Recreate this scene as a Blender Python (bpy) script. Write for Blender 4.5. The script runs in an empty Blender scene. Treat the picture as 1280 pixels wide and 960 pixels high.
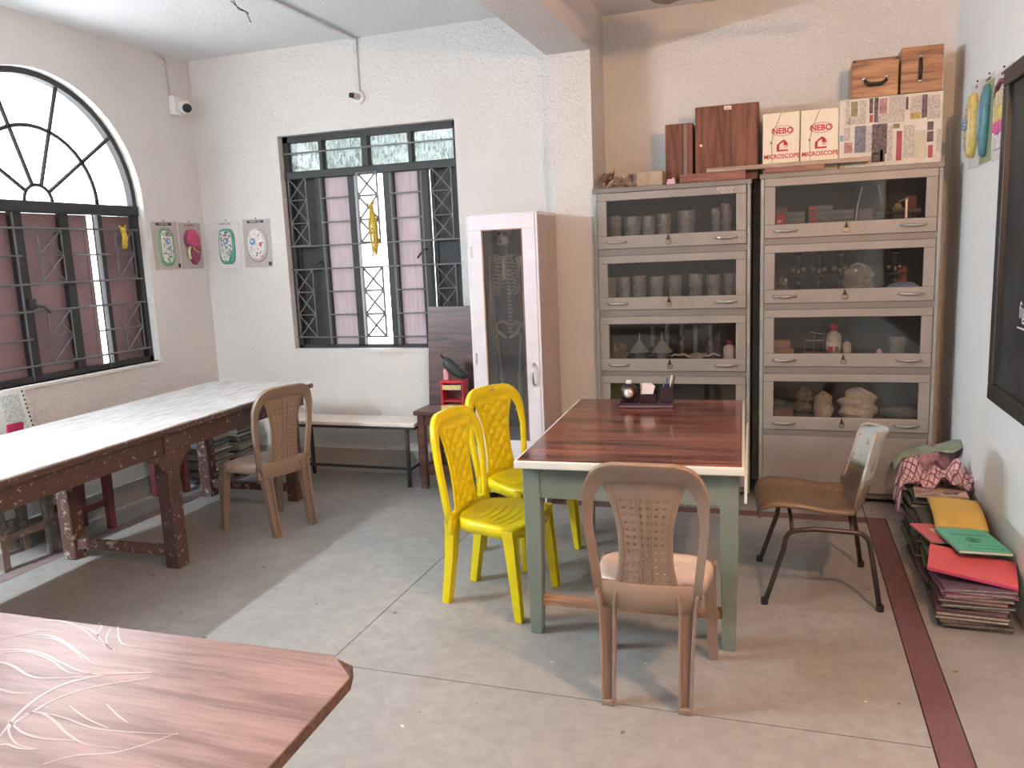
import bpy, bmesh, math, random
from mathutils import Vector, Matrix, Euler
random.seed(7)
D = bpy.data
SC = bpy.context.scene
COL = SC.collection
PI = math.pi
# ------------------------------------------------------------------ camera
FPX, PITCH, ROLL, YAW, CAMH = 1004.116, math.radians(9.17676), math.radians(-2.43381), math.radians(18.87706), 1.6
_f = Vector((-math.sin(YAW)*math.cos(PITCH), math.cos(YAW)*math.cos(PITCH), -math.sin(PITCH)))
_r = Vector((math.cos(YAW), math.sin(YAW), 0)); _u = _r.cross(_f)
_r, _u = math.cos(ROLL)*_r + math.sin(ROLL)*_u, -math.sin(ROLL)*_r + math.cos(ROLL)*_u
cam = D.cameras.new('camera'); cam.sensor_width = 36; cam.lens = FPX/1280*36; cam.clip_start = .05
camo = D.objects.new('camera', cam); COL.objects.link(camo)
camo.matrix_world = Matrix(((_r.x, _u.x, -_f.x, 0), (_r.y, _u.y, -_f.y, 0), (_r.z, _u.z, -_f.z, CAMH), (0, 0, 0, 1)))
SC.camera = camo
def ray(x, y): return _f + _r*((x-640)/FPX) - _u*((y-480)/FPX)
def onz(x, y, z=0): d = ray(x, y); return Vector((0, 0, CAMH)) + d*((z-CAMH)/d.z)
def ony(x, y, Y): d = ray(x, y); return Vector((0, 0, CAMH)) + d*(Y/d.y)
def onx(x, y, X): d = ray(x, y); return Vector((0, 0, CAMH)) + d*(X/d.x)
# ------------------------------------------------------------------ world, exposure
W = D.worlds.new('overcast'); SC.world = W; W.use_nodes = True
bg = W.node_tree.nodes['Background']; bg.inputs[0].default_value = (.93, .97, 1, 1); bg.inputs[1].default_value = 3.6
vs = SC.view_settings; vs.view_transform = 'Standard'; vs.look = 'None'; vs.gamma = 1; vs.exposure = 1.2; vs.use_curve_mapping = False
TUBE_L, BULB_R = 500, 1500          # emission of the left tube and the right bulb
COL_L, COL_R = (.84, .95, 1.0), (1.0, .52, .27)
# ------------------------------------------------------------------ materials
MATS = {}
def new_mat(name):
    m = D.materials.new(name); m.use_nodes = True; MATS[name] = m
    return m, m.node_tree.nodes, m.node_tree.links, m.node_tree.nodes['Principled BSDF']
def ramp(ns, ls, src, stops, interp='LINEAR'):
    r = ns.new('ShaderNodeValToRGB'); r.color_ramp.interpolation = interp
    el = r.color_ramp.elements
    while len(el) < len(stops): el.new(.5)
    for e, (p, c) in zip(el, stops): e.position = p; e.color = (*c, 1) if len(c) == 3 else c
    ls.new(src, r.inputs[0]); return r.outputs[0]
def coords(ns, ls, scale=(1, 1, 1), rot=(0, 0, 0)):
    t = ns.new('ShaderNodeTexCoord'); mp = ns.new('ShaderNodeMapping')
    mp.inputs['Scale'].default_value = scale; mp.inputs['Rotation'].default_value = rot
    ls.new(t.outputs['Object'], mp.inputs[0]); return mp.outputs[0]
def noise(ns, ls, co, scale, detail=4, rough=.55, dist=0):
    n = ns.new('ShaderNodeTexNoise'); n.inputs['Scale'].default_value = scale; n.inputs['Detail'].default_value = detail
    n.inputs['Roughness'].default_value = rough; n.inputs['Distortion'].default_value = dist
    ls.new(co, n.inputs['Vector']); return n.outputs['Fac']
def mix(ns, ls, a, b, fac):
    m = ns.new('ShaderNodeMix'); m.data_type = 'RGBA'
    for s, v in ((6, a), (7, b)):
        if isinstance(v, tuple): m.inputs[s].default_value = (*v, 1)
        else: ls.new(v, m.inputs[s])
    if isinstance(fac, (int, float)): m.inputs[0].default_value = fac
    else: ls.new(fac, m.inputs[0])
    return m.outputs[2]
def bump(ns, ls, b, h, strength=.3, dist=.002):
    n = ns.new('ShaderNodeBump'); n.inputs['Strength'].default_value = strength; n.inputs['Distance'].default_value = dist
    ls.new(h, n.inputs['Height']); ls.new(n.outputs[0], b.inputs['Normal'])
def plain(name, c, rough=.5, metal=0, var=.12, vs_=9, bmp=0, bs=120, **kw):
    m, ns, ls, b = new_mat(name); co = coords(ns, ls)
    n = noise(ns, ls, co, vs_, 5)
    lo = tuple(max(0, k*(1-var*1.4)) for k in c); hi = tuple(min(1, k*(1+var)) for k in c)
    ls.new(ramp(ns, ls, n, ((.3, lo), (.7, hi))), b.inputs['Base Color'])
    b.inputs['Roughness'].default_value = rough; b.inputs['Metallic'].default_value = metal
    if bmp: bump(ns, ls, b, noise(ns, ls, co, bs, 3), bmp)
    for k, v in kw.items(): b.inputs[k].default_value = v
    return m
def worn(name, base, chip, thr=.58, scale=26, rough=.6, base2=None, stretch=(1, 1, 1), bmp=.3):
    """paint with chips and scuffs showing another colour"""
    m, ns, ls, b = new_mat(name); co = coords(ns, ls, stretch)
    n1 = noise(ns, ls, co, 4, 4); c1 = ramp(ns, ls, n1, ((.3, base), (.7, base2 or tuple(k*1.25 for k in base))))
    n2 = noise(ns, ls, co, scale, 6, .68, .4)
    f = ramp(ns, ls, n2, ((thr, (0, 0, 0)), (thr+.05, (1, 1, 1))))
    ls.new(mix(ns, ls, c1, chip, f), b.inputs['Base Color']); b.inputs['Roughness'].default_value = rough
    bump(ns, ls, b, n2, bmp, .002); return m
def wood(name, c1, c2, axis=0, scale=1.0, rough=.35, fine=40, dark=None, spec=.5, coat=0):
    """grain runs along the given axis"""
    m, ns, ls, b = new_mat(name)
    s = [scale*9]*3; s[axis] = scale*.7
    co = coords(ns, ls, tuple(s))
    n = noise(ns, ls, co, 2.2, 6, .62, .6)
    col = ramp(ns, ls, n, ((.40, dark or tuple(k*.7 for k in c1)), (.49, c1), (.60, c2)))
    n2 = noise(ns, ls, co, fine/4, 3); f = ramp(ns, ls, n2, ((.35, (.72, .72, .72)), (.6, (1, 1, 1))))
    mm = ns.new('ShaderNodeMix'); mm.data_type = 'RGBA'; mm.blend_type = 'MULTIPLY'; mm.inputs[0].default_value = .7
    ls.new(col, mm.inputs[6]); ls.new(f, mm.inputs[7]); ls.new(mm.outputs[2], b.inputs['Base Color'])
    b.inputs['Roughness'].default_value = rough; b.inputs['Specular IOR Level'].default_value = spec
    b.inputs['Coat Weight'].default_value = coat; b.inputs['Coat Roughness'].default_value = .08
    bump(ns, ls, b, n2, .06, .001); return m
def plaster(name, c, stain=(.62, .54, .46), amt=.5, bstr=.5):
    m, ns, ls, b = new_mat(name); co = coords(ns, ls)
    n1 = noise(ns, ls, co, 1.3, 6, .6); c1 = ramp(ns, ls, n1, ((.3, tuple(k*.93 for k in c)), (.65, c)))
    n2 = noise(ns, ls, co, 7, 8, .72, .5); f = ramp(ns, ls, n2, ((.66, (0, 0, 0)), (.85, (amt,)*3)))
    n4 = noise(ns, ls, co, 45, 4, .7); f2 = ramp(ns, ls, n4, ((.70, (0, 0, 0)), (.78, (.35,)*3)))
    c2 = mix(ns, ls, c1, stain, f); c3 = mix(ns, ls, c2, tuple(k*.6 for k in stain), f2)
    ls.new(c3, b.inputs['Base Color']); b.inputs['Roughness'].default_value = .92
    b.inputs['Specular IOR Level'].default_value = .15
    n3 = noise(ns, ls, co, 38, 6, .62, 1.0); bump(ns, ls, b, n3, bstr*1.5, .022); return m
def concrete(name, c, rough=.42):
    m, ns, ls, b = new_mat(name); co = coords(ns, ls)
    n1 = noise(ns, ls, co, 1.1, 7, .65, .3); c1 = ramp(ns, ls, n1, ((.25, tuple(k*.66 for k in c)), (.5, c), (.75, tuple(k*1.18 for k in c))))
    n2 = noise(ns, ls, co, 13, 8, .75); f2 = ramp(ns, ls, n2, ((.35, (.8,)*3), (.6, (0, 0, 0))))
    c2 = mix(ns, ls, c1, tuple(k*.80 for k in c), f2)
    n3 = noise(ns, ls, co, 17, 2, .4); f3 = ramp(ns, ls, n3, ((.755, (0, 0, 0)), (.765, (.8,)*3)))
    c3 = mix(ns, ls, c2, (.11, .085, .07), f3)
    n5 = noise(ns, ls, co, 23, 2, .4, .2); f5 = ramp(ns, ls, n5, ((.775, (0, 0, 0)), (.785, (.8,)*3)))
    c3 = mix(ns, ls, c3, (.8, .8, .78), f5)
    ls.new(c3, b.inputs['Base Color'])
    ls.new(ramp(ns, ls, n2, ((.3, (rough+.14,)*3), (.7, (rough,)*3))), b.inputs['Roughness'])
    bump(ns, ls, b, n2, .12, .002); return m
def pane_mat(name, tint=(1, 1, 1), gloss=.07, dust=.05, dustc=(.6, .6, .58), streak=None):
    """a thin sheet of glass: see-through, mirrors a little, carries dust"""
    m, ns, ls, b = new_mat(name); ns.remove(b); out = ns['Material Output']
    t = ns.new('ShaderNodeBsdfTransparent'); t.inputs[0].default_value = (*tint, 1)
    g = ns.new('ShaderNodeBsdfGlossy'); g.inputs['Roughness'].default_value = .04
    d = ns.new('ShaderNodeBsdfDiffuse'); d.inputs[0].default_value = (*dustc, 1)
    co = coords(ns, ls); n = noise(ns, ls, co, 6, 5)
    m1 = ns.new('ShaderNodeMixShader'); ls.new(ramp(ns, ls, n, ((.3, (dust*.6,)*3), (.8, (dust*1.5,)*3))), m1.inputs[0])
    ls.new(t.outputs[0], m1.inputs[1]); ls.new(d.outputs[0], m1.inputs[2])
    fr = ns.new('ShaderNodeFresnel'); fr.inputs[0].default_value = 1.45
    mu = ns.new('ShaderNodeMath'); mu.operation = 'MULTIPLY_ADD'; mu.inputs[1].default_value = .9; mu.inputs[2].default_value = gloss-.04
    ls.new(fr.outputs[0], mu.inputs[0])
    m2 = ns.new('ShaderNodeMixShader'); ls.new(mu.outputs[0], m2.inputs[0]); ls.new(m1.outputs[0], m2.inputs[1]); ls.new(g.outputs[0], m2.inputs[2])
    ls.new(m2.outputs[0], out.inputs[0])
    if streak:
        co2 = coords(ns, ls, streak[0]); n2 = noise(ns, ls, co2, streak[1], 6, .7, 1.2)
        ls.new(ramp(ns, ls, n2, ((.38, streak[2]), (.62, streak[3]))), t.inputs[0])
    return m
def translucent(name, c, amt=.6, clear=.1):
    m, ns, ls, b = new_mat(name); ns.remove(b); out = ns['Material Output']
    d = ns.new('ShaderNodeBsdfDiffuse'); t = ns.new('ShaderNodeBsdfTranslucent'); tr = ns.new('ShaderNodeBsdfTransparent')
    co = coords(ns, ls, (30, 30, 2)); n = noise(ns, ls, co, 1.6, 5, .6, .6)
    cc = ramp(ns, ls, n, ((.3, tuple(k*.75 for k in c)), (.7, c)))
    ls.new(cc, d.inputs[0]); ls.new(cc, t.inputs[0]); ls.new(cc, tr.inputs[0])
    a = ns.new('ShaderNodeMixShader'); a.inputs[0].default_value = amt; ls.new(d.outputs[0], a.inputs[1]); ls.new(t.outputs[0], a.inputs[2])
    e = ns.new('ShaderNodeMixShader'); e.inputs[0].default_value = clear; ls.new(a.outputs[0], e.inputs[1]); ls.new(tr.outputs[0], e.inputs[2])
    ls.new(e.outputs[0], out.inputs[0]); return m
def emit(name, c, s):
    m, ns, ls, b = new_mat(name); b.inputs['Emission Color'].default_value = (*c, 1); b.inputs['Emission Strength'].default_value = s
    b.inputs['Base Color'].default_value = (*c, 1); return m
def mul(c, k): return tuple(min(1, v*k) for v in c)

wall_m = plaster('white_plaster', (.80, .795, .785)); rear_m = plaster('rear_white_plaster', (.87, .865, .85)); right_m = plaster('cool_white_plaster', (.90, .925, .93), amt=.25, bstr=.2); ceil_m = plaster('ceiling_plaster', (.80, .81, .83), amt=.2, bstr=.3)  # right and rear plaster made paler to stand in for missing tube light
beam_m = plaster('beam_plaster', (.80, .77, .78), amt=.3)
floor_m = concrete('concrete_floor', (.325, .32, .31)); stripe_m = concrete('red_oxide', (.17, .085, .092), .45); lstripe_m = concrete('worn_red_oxide', (.25, .185, .19), .45)
skirt_m = plaster('cement_skirting', (.36, .36, .35), amt=.3, bstr=.25)
black_m = plain('black_painted_steel', (.028, .031, .034), .6); rod_m = plain('grey_iron_rod', (.17, .17, .18), .5, .3)
maroon_m = plain('maroon_shutter', (.25, .165, .18), .42, var=.15, vs_=3)
chip_m = worn('chipped_maroon_paint', (.068, .035, .031), (.38, .33, .30), .60, 34, .55)
chip2_m = worn('worn_pale_maroon_paint', (.115, .06, .052), (.42, .38, .35), .55, 24, .65)
worntop_m = worn('worn_white_tabletop', (.42, .395, .385), (.64, .63, .63), 0.45, 5, .46, (.50, .48, .47), (9, .8, 1), .06, )
lamin_m = wood('red_brown_laminate', (.165, .05, .032), (.26, .09, .058), 0, .8, .17, 40, (.05, .017, .012), .45, .12)
nearlam_m = wood('pinkish_laminate', (.31, .205, .195), (.38, .26, .245), 0, 1.2, .30, 60, (.23, .145, .135), .75)
green_m = worn('grey_green_paint', (.145, .19, .16), (.09, .07, .055), .68, 30, .45, (.19, .235, .205))
trim_m = worn('pale_green_trim_paint', (.62, .68, .65), (.22, .13, .10), .66, 24, .45, (.72, .77, .74))
rawwood_m = wood('raw_stretcher_wood', (.38, .20, .12), (.50, .29, .18), 0, 1, .6)
yellow_m = plain('yellow_plastic', (.74, .60, .002), .34, var=.03, bmp=.02)
brown_m = plain('brown_plastic', (.27, .195, .15), .34, var=.06); brownseat_m = plain('worn_beige_plastic', (.58, .46, .39), .45, var=.12)
cab_m = plain('grey_cabinet_steel', (.225, .21, .20), .45, .15, var=.06, vs_=4); door_m = plain('beige_grey_door_steel', (.32, .30, .28), .45, .1, var=.06, vs_=4)
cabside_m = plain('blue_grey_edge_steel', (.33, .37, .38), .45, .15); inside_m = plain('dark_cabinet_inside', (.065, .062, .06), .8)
handle_m = plain('dull_steel', (.55, .53, .50), .3, .9); dark_m = plain('near_black', (.02, .02, .022), .5)
glass_m = pane_mat('cabinet_glass', (.88, .89, .89), .055, .010); lab_m = pane_mat('lab_glass', (.86, .87, .86), .12, .34, (.80, .78, .75))
skelglass_m = pane_mat('wardrobe_glass', (.85, .86, .88), .08, .04, (.45, .45, .48))
frost_m = pane_mat('rippled_glass', (1, 1, 1), .06, .12, (.6, .7, .68), ((30, 30, 9), 2.5, (.13, .15, .145), (.44, .47, .46)))
pink_m = translucent('pink_rippled_pane', (.60, .53, .57), .24, .03)
lilac_m = plain('lilac_white_laminate', (.76, .76, .85), .4, var=.03); pinkside_m = plain('pinkish_side_laminate', (.50, .40, .40), .4, var=.05)
woodbrown_m = wood('wardrobe_edge_wood', (.34, .20, .13), (.44, .27, .18), 2)
bone_m = plain('bone', (.80, .70, .56), .6); white_m = plain('white_plastic', (.82, .82, .82), .4, var=.03); red_m = plain('red_paint', (.55, .03, .05), .4)
bluecap_m = plain('blue_plastic', (.08, .1, .45), .4)
mahog_m = wood('mahogany_box', (.17, .062, .04), (.24, .095, .06), 2, 1.1, .35, 40, (.10, .035, .022)); tan_m = wood('varnished_ply', (.33, .155, .075), (.48, .25, .125), 0, 1.2, .28, 40, (.17, .07, .035))
carton_m = plain('cream_carton', (.86, .79, .64), .6, var=.03); print_m = plain('red_print', (.58, .03, .05), .6); kraft_m = plain('kraft_cardboard', (.50, .36, .24), .75)
paper_m = plain('white_paper', (.80, .79, .76), .7, var=.05); grey_print_m = plain('grey_print', (.28, .28, .28), .7)
dkboard_m = wood('dark_laminate_board', (.105, .055, .052), (.15, .08, .075), 0, 1.3, .35, 40, (.06, .03, .03)); dkwood_m = wood('dark_table_wood', (.13, .06, .045), (.19, .095, .07), 0, 1, .4)
benchtop_m = worn('bench_cream_top', (.66, .62, .56), (.42, .36, .30), .62, 14, .5)
shell_m = worn('scuffed_grey_shell', (.30, .34, .33), (.20, .13, .08), .60, 10, .5, (.40, .43, .41)); brownshell_m = worn('brown_seat_shell', (.135, .098, .07), (.24, .18, .13), .62, 9, .40, (.19, .14, .10))  # seat brown also covers the lower part of the backrest
tubeleg_m = plain('dark_tube_steel', (.07, .055, .055), .38, .5)
chalk_m = plain('blackboard_slate', (.035, .037, .04), .55, var=.4, vs_=3); frame_m = plain('blackboard_frame', (.03, .03, .032), .45); chalkw_m = plain('chalk', (.7, .7, .72), .9)
# ------------------------------------------------------------------ mesh builder
def rotm(r): return Euler(r).to_matrix() if r else Matrix.Identity(3)
class MB:
    def __init__(s): s.v = []; s.f = []
    def add(s, vs_, fs, loc=(0, 0, 0), rot=None):
        o = len(s.v); R = rotm(rot); L = Vector(loc)
        s.v += [tuple(R @ Vector(p) + L) for p in vs_]; s.f += [tuple(i+o for i in f) for f in fs]; return s
    def box(s, x0, x1, y0, y1, z0, z1, loc=(0, 0, 0), rot=None):
        return s.add([(x0, y0, z0), (x1, y0, z0), (x1, y1, z0), (x0, y1, z0), (x0, y0, z1), (x1, y0, z1), (x1, y1, z1), (x0, y1, z1)],
                     [(0, 3, 2, 1), (4, 5, 6, 7), (0, 1, 5, 4), (1, 2, 6, 5), (2, 3, 7, 6), (3, 0, 4, 7)], loc, rot)
    def cbox(s, c, d, rot=None): return s.box(-d[0]/2, d[0]/2, -d[1]/2, d[1]/2, -d[2]/2, d[2]/2, c, rot)
    def loft(s, rings, cap=True, close=True):
        n = len(rings[0]); vs_ = [p for r in rings for p in r]; fs = []
        for i in range(len(rings)-1):
            for j in range(n if close else n-1):
                k = (j+1) % n; fs.append((i*n+j, i*n+k, (i+1)*n+k, (i+1)*n+j))
        if cap: fs += [tuple(reversed(range(n))), tuple((len(rings)-1)*n+j for j in range(n))]
        return s.add(vs_, fs)
    def prism(s, poly, ax, a, b):
        def P(p, h): q = list(p); q.insert(ax, h); return tuple(q)
        return s.loft([[P(p, a) for p in poly], [P(p, b) for p in poly]])
    def tube(s, pts, r, n=8, cap=True, sec=None):
        pts = [Vector(p) for p in pts]; rings = []; prev = None
        for i, p in enumerate(pts):
            t = (pts[min(i+1, len(pts)-1)] - pts[max(i-1, 0)]).normalized()
            if prev is None:
                a = Vector((0, 0, 1)) if abs(t.z) < .9 else Vector((0, 1, 0)); nn = (a - t*a.dot(t)).normalized()
            else: nn = (prev - t*prev.dot(t)).normalized()
            prev = nn; bb = t.cross(nn); rr = r[i] if isinstance(r, (list, tuple)) else r
            if sec: rings.append([p + nn*(q[0]) + bb*(q[1]) for q in sec])
            else: rings.append([p + (nn*math.cos(k*2*PI/n) + bb*math.sin(k*2*PI/n))*rr for k in range(n)])
        return s.loft(rings, cap)
    def lathe(s, prof, c=(0, 0, 0), n=16, rot=None):
        rings = [[(r*math.cos(k*2*PI/n), r*math.sin(k*2*PI/n), z) for k in range(n)] for r, z in prof]
        o = MB().loft(rings); return s.add(o.v, o.f, c, rot)
    def ball(s, c, r, n=10, rot=None):
        rx, ry, rz = r if isinstance(r, (tuple, list)) else (r, r, r); m = n//2+1
        rings = [[(rx*math.sin(a)*math.cos(k*2*PI/n), ry*math.sin(a)*math.sin(k*2*PI/n), -rz*math.cos(a)) for k in range(n)] for a in [max(.02, min(PI-.02, i*PI/m)) for i in range(m+1)]]
        o = MB().loft(rings); return s.add(o.v, o.f, c, rot)
    def sheet(s, fn, nu, nv, skip=None):
        vs_ = [tuple(fn(i/nu, j/nv)) for j in range(nv+1) for i in range(nu+1)]
        fs = [(j*(nu+1)+i, j*(nu+1)+i+1, (j+1)*(nu+1)+i+1, (j+1)*(nu+1)+i) for j in range(nv) for i in range(nu) if not (skip and skip(i, j))]
        return s.add(vs_, fs)
    def build(s, name, m, parent=None, smooth=False, bev=0, solid=0, sub=0, segs=1):
        me = D.meshes.new(name); me.from_pydata(s.v, [], s.f); me.update()
        bm = bmesh.new(); bm.from_mesh(me); bmesh.ops.recalc_face_normals(bm, faces=bm.faces); bm.to_mesh(me); bm.free()
        if smooth: me.polygons.foreach_set('use_smooth', [True]*len(me.polygons))
        me.materials.append(m); o = D.objects.new(name, me); COL.objects.link(o)
        if parent: o.parent = parent
        if solid: k = o.modifiers.new('solid', 'SOLIDIFY'); k.thickness = solid; k.offset = 0
        if bev: k = o.modifiers.new('bevel', 'BEVEL'); k.width = bev; k.segments = segs; k.limit_method = 'ANGLE'
        if sub: k = o.modifiers.new('sub', 'SUBSURF'); k.levels = sub; k.render_levels = sub
        return o
def tag(o, label, cat, group=None):
    o['label'] = label; o['category'] = cat
    if group: o['group'] = group
    return o
def thing(name, label, cat, loc=(0, 0, 0), rz=0, group=None):
    o = D.objects.new(name, None); COL.objects.link(o); o.empty_display_size = .1
    o.location = loc; o.rotation_euler = (0, 0, rz); return tag(o, label, cat, group)
def struct(o): o['kind'] = 'structure'; return o
def copy_tree(o, parent=None):
    c = o.copy(); COL.objects.link(c)
    if parent: c.parent = parent
    for ch in list(o.children): copy_tree(ch, c)
    return c
def text(s, size, m, parent, M4, name='lettering', bold=0, align='CENTER', ex=.0004, sx=1):
    cu = D.curves.new('t', 'FONT'); cu.body = s; cu.size = size; cu.align_x = align; cu.align_y = 'CENTER'; cu.extrude = ex; cu.offset = bold; cu.resolution_u = 2
    to = D.objects.new('t', cu); COL.objects.link(to); dg = bpy.context.evaluated_depsgraph_get(); dg.update()
    me = D.meshes.new_from_object(to.evaluated_get(dg)); D.objects.remove(to); D.curves.remove(cu)
    me.transform(M4 @ Matrix.Diagonal((sx, 1, 1, 1))); me.materials.clear(); me.materials.append(m); me.name = name
    o = D.objects.new(name, me); COL.objects.link(o); o.parent = parent; return o
def face_y(loc): return Matrix.Translation(loc) @ Matrix.Rotation(PI/2, 4, 'X')          # reads from -y
# ------------------------------------------------------------------ room shell
XL, XR, YB, YR, YF, ZC = -4.3, .95, 5.3, 5.6, -2.6, 3.14
PX0, PX1, PY = -1.455, -1.17, 5.2
fl = struct(MB().box(XL-.25, XR+.25, YF-.25, YR+.25, -.12, -.016).build('floor', skirt_m))
g = .0025
for (x0, x1, y0, y1, m, n) in ((XL, -4.0, YF, YB, floor_m, 'floor_slab'), (-4.0, -3.9, YF, YB, lstripe_m, 'floor_stripe'), (-3.9, -1.73, YF, YB, floor_m, 'floor_slab'),
        (-1.73, .466, 2.612, 4.80, floor_m, 'floor_slab'), (-1.73, .466, 4.80, 4.90, stripe_m, 'floor_stripe'), (-1.73, .466, 4.90, YR, floor_m, 'floor_slab'), (-1.73, .466, YF, 2.612, floor_m, 'floor_slab'),
        (.466, .573, YF, 4.90, stripe_m, 'floor_stripe'), (.573, XR, YF, 4.90, floor_m, 'floor_slab'), (.466, XR, 4.90, YR, floor_m, 'floor_slab')):
    MB().box(x0+g, x1-g, y0+g, y1-g, -.016, 0).build(n, m, fl)
struct(MB().box(XL-.25, XR+.25, YF-.25, YR+.25, ZC, ZC+.15).build('ceiling', ceil_m))
W2X0, W2X1, W2Z0, W2Z1 = -3.565, -2.15, .945, 2.53
b = MB(); b.box(XL-.25, W2X0, YB, YB+.25, 0, ZC); b.box(W2X1, PX0+.1, YB, YB+.25, 0, ZC); b.box(W2X0, W2X1, YB, YB+.25, 0, W2Z0); b.box(W2X0, W2X1, YB, YB+.25, W2Z1, ZC)
struct(b.build('wall_back', wall_m))
struct(MB().box(PX1-.05, XR+.25, YR, YR+.25, 0, ZC).build('wall_rear', rear_m))
struct(MB().box(PX0, PX1, PY, YR+.25, 0, ZC).build('pillar', wall_m))
struct(MB().box(PX0, PX1, YF, PY, 2.843, ZC).build('beam', beam_m))
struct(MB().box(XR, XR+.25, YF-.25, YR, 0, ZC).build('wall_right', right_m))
struct(MB().box(XL-.25, XR+.25, YF-.25, YF, 0, ZC).build('wall_front', wall_m))
# left wall with an arched opening
AY, AZ, AR = 3.905, 2.045, .785
Z0 = .945
b = MB(); b.box(XL-.25, XL, YF-.25, AY-AR, 0, ZC); b.box(XL-.25, XL, AY+AR, YB, 0, ZC); b.box(XL-.25, XL, AY-AR, AY+AR, 0, Z0)
N = 28
ap = [(AY + AR*math.cos(PI - i*PI/N), AZ + AR*math.sin(PI - i*PI/N)) for i in range(N+1)]
for p, q in zip(ap, ap[1:]): b.prism([p, q, (q[0], ZC), (p[0], ZC)], 0, XL-.25, XL)
struct(b.build('wall_left', wall_m))
struct(MB().box(XL, XL+.012, YF, YB, 0, .15).build('baseboard_left', skirt_m, bev=.003))
struct(MB().box(XL+.012, PX0, YB-.012, YB, 0, .18).build('baseboard_back', skirt_m, bev=.003))
# ------------------------------------------------------------------ arched window in the left wall
w1 = D.objects.new('window_1', None); COL.objects.link(w1); w1['kind'] = 'structure'; w1['label'] = 'arched window with maroon shutters and sunburst bars above'
FX = -4.38
fr = MB(); R0, R1 = AR-.035, AR
for i in range(N):
    a0, a1 = PI - i*PI/N, PI - (i+1)*PI/N
    fr.prism([(AY+R0*math.cos(a0), AZ+R0*math.sin(a0)), (AY+R1*math.cos(a0), AZ+R1*math.sin(a0)), (AY+R1*math.cos(a1), AZ+R1*math.sin(a1)), (AY+R0*math.cos(a1), AZ+R0*math.sin(a1))], 0, FX-.03, FX+.02)
fr.box(FX-.03, FX+.02, AY-AR, AY-AR+.04, Z0, AZ); fr.box(FX-.03, FX+.02, AY+AR-.04, AY+AR, Z0, AZ); fr.box(FX-.03, FX+.02, AY-AR, AY+AR, Z0, Z0+.035)
fr.build('frame', black_m, w1)
MB().box(FX-.04, FX+.035, AY-AR, AY+AR, 1.975, 2.045).build('transom', black_m, w1, bev=.006)
for k in range(1, 5):
    a = k*PI/5; MB().tube([(FX, AY+.10*math.cos(a), AZ+.10*math.sin(a)), (FX, AY+(AR-.02)*math.cos(a), AZ+(AR-.02)*math.sin(a))], .013, 6).build('spoke', black_m, w1)
for r, t in ((.10, .011), (.455, .013)):
    MB().tube([(FX, AY+r*math.cos(i*PI/20), AZ+r*math.sin(i*PI/20)) for i in range(21)], t, 6).build('arc_bar', black_m, w1, True)
# posts, shutters, lattice and rods (positions along y)
for y0, y1 in ((3.70, 3.775), (4.05, 4.115), (3.13+.23, 3.13+.29)): MB().box(FX-.045, FX-.005, y0, y1, Z0, 1.98).build('post', black_m, w1, bev=.004)
for y0, y1 in ((3.15, 3.395), (3.40, 3.80), (3.805, 4.12), (4.125, 4.295), (4.385, 4.665)):
    s = MB().box(FX-.075, FX-.05, y0, y1, Z0+.02, 1.975).build('shutter', maroon_m, w1, bev=.003)
    e = MB(); e.box(FX-.052, FX-.044, y0, y1, 1.93, 1.975); e.box(FX-.052, FX-.044, y0, y1, Z0+.02, Z0+.07); e.box(FX-.052, FX-.044, y0, y0+.03, Z0+.07, 1.93); e.box(FX-.052, FX-.044, y1-.03, y1, Z0+.07, 1.93)
    e.build('shutter_frame', maroon_m, s)
MB().box(FX-.05, FX-.02, 4.365, 4.40, Z0, 1.98).build('post', black_m, w1)
for z in (1.88, 1.54, 1.375, 1.042): MB().tube([(FX+.02, AY-AR+.02, z), (FX+.02, AY+AR-.02, z)], .007, 6).build('rod', rod_m, w1)
for z in (1.714, 1.206):
    for y0, y1 in ((3.17, 3.72), (4.10, 4.42)): MB().tube([(FX+.02, y0, z), (FX+.02, y1, z)], .006, 6).build('rod', rod_m, w1)
for y in (3.69, 4.29): MB().tube([(FX+.015, y, Z0), (FX+.015, y, 1.98)], .007, 6).build('rod', rod_m, w1)
def lattice(P, u0, u1, zs, parent, r=.0055, mat=rod_m):
    m = MB()
    for z1, z0 in zip(zs, zs[1:]):
        m.tube([P(u0, z0), P(u1, z1)], r, 5); m.tube([P(u0, z1), P(u1, z0)], r, 5)
    for z in zs: m.tube([P(u0, z), P(u1, z)], r, 5)
    for u in (u0, u1): m.tube([P(u, zs[0]), P(u, zs[-1])], r, 5)
    return m.build('lattice', mat, parent)
for u0, u1 in ((3.845, 4.02), (4.46, 4.62)):
    for zs in ((1.868, 1.715, 1.547), (1.37, 1.205, 1.037)): lattice(lambda u, z: (FX+.018, u, z), u0, u1, zs, w1)
k = MB().box(FX-.005, FX+.02, 3.725, 3.775, 1.39, 1.45); k.tube([(FX+.02, 3.75, 1.41), (FX+.05, 3.80, 1.40), (FX+.05, 3.84, 1.36)], .008, 6); k.build('latch', black_m, w1)
MB().box(XL-.08, XL+.012, AY-AR-.02, AY+AR+.02, Z0-.03, Z0).build('window_sill', wall_m, w1, bev=.006)
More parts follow.
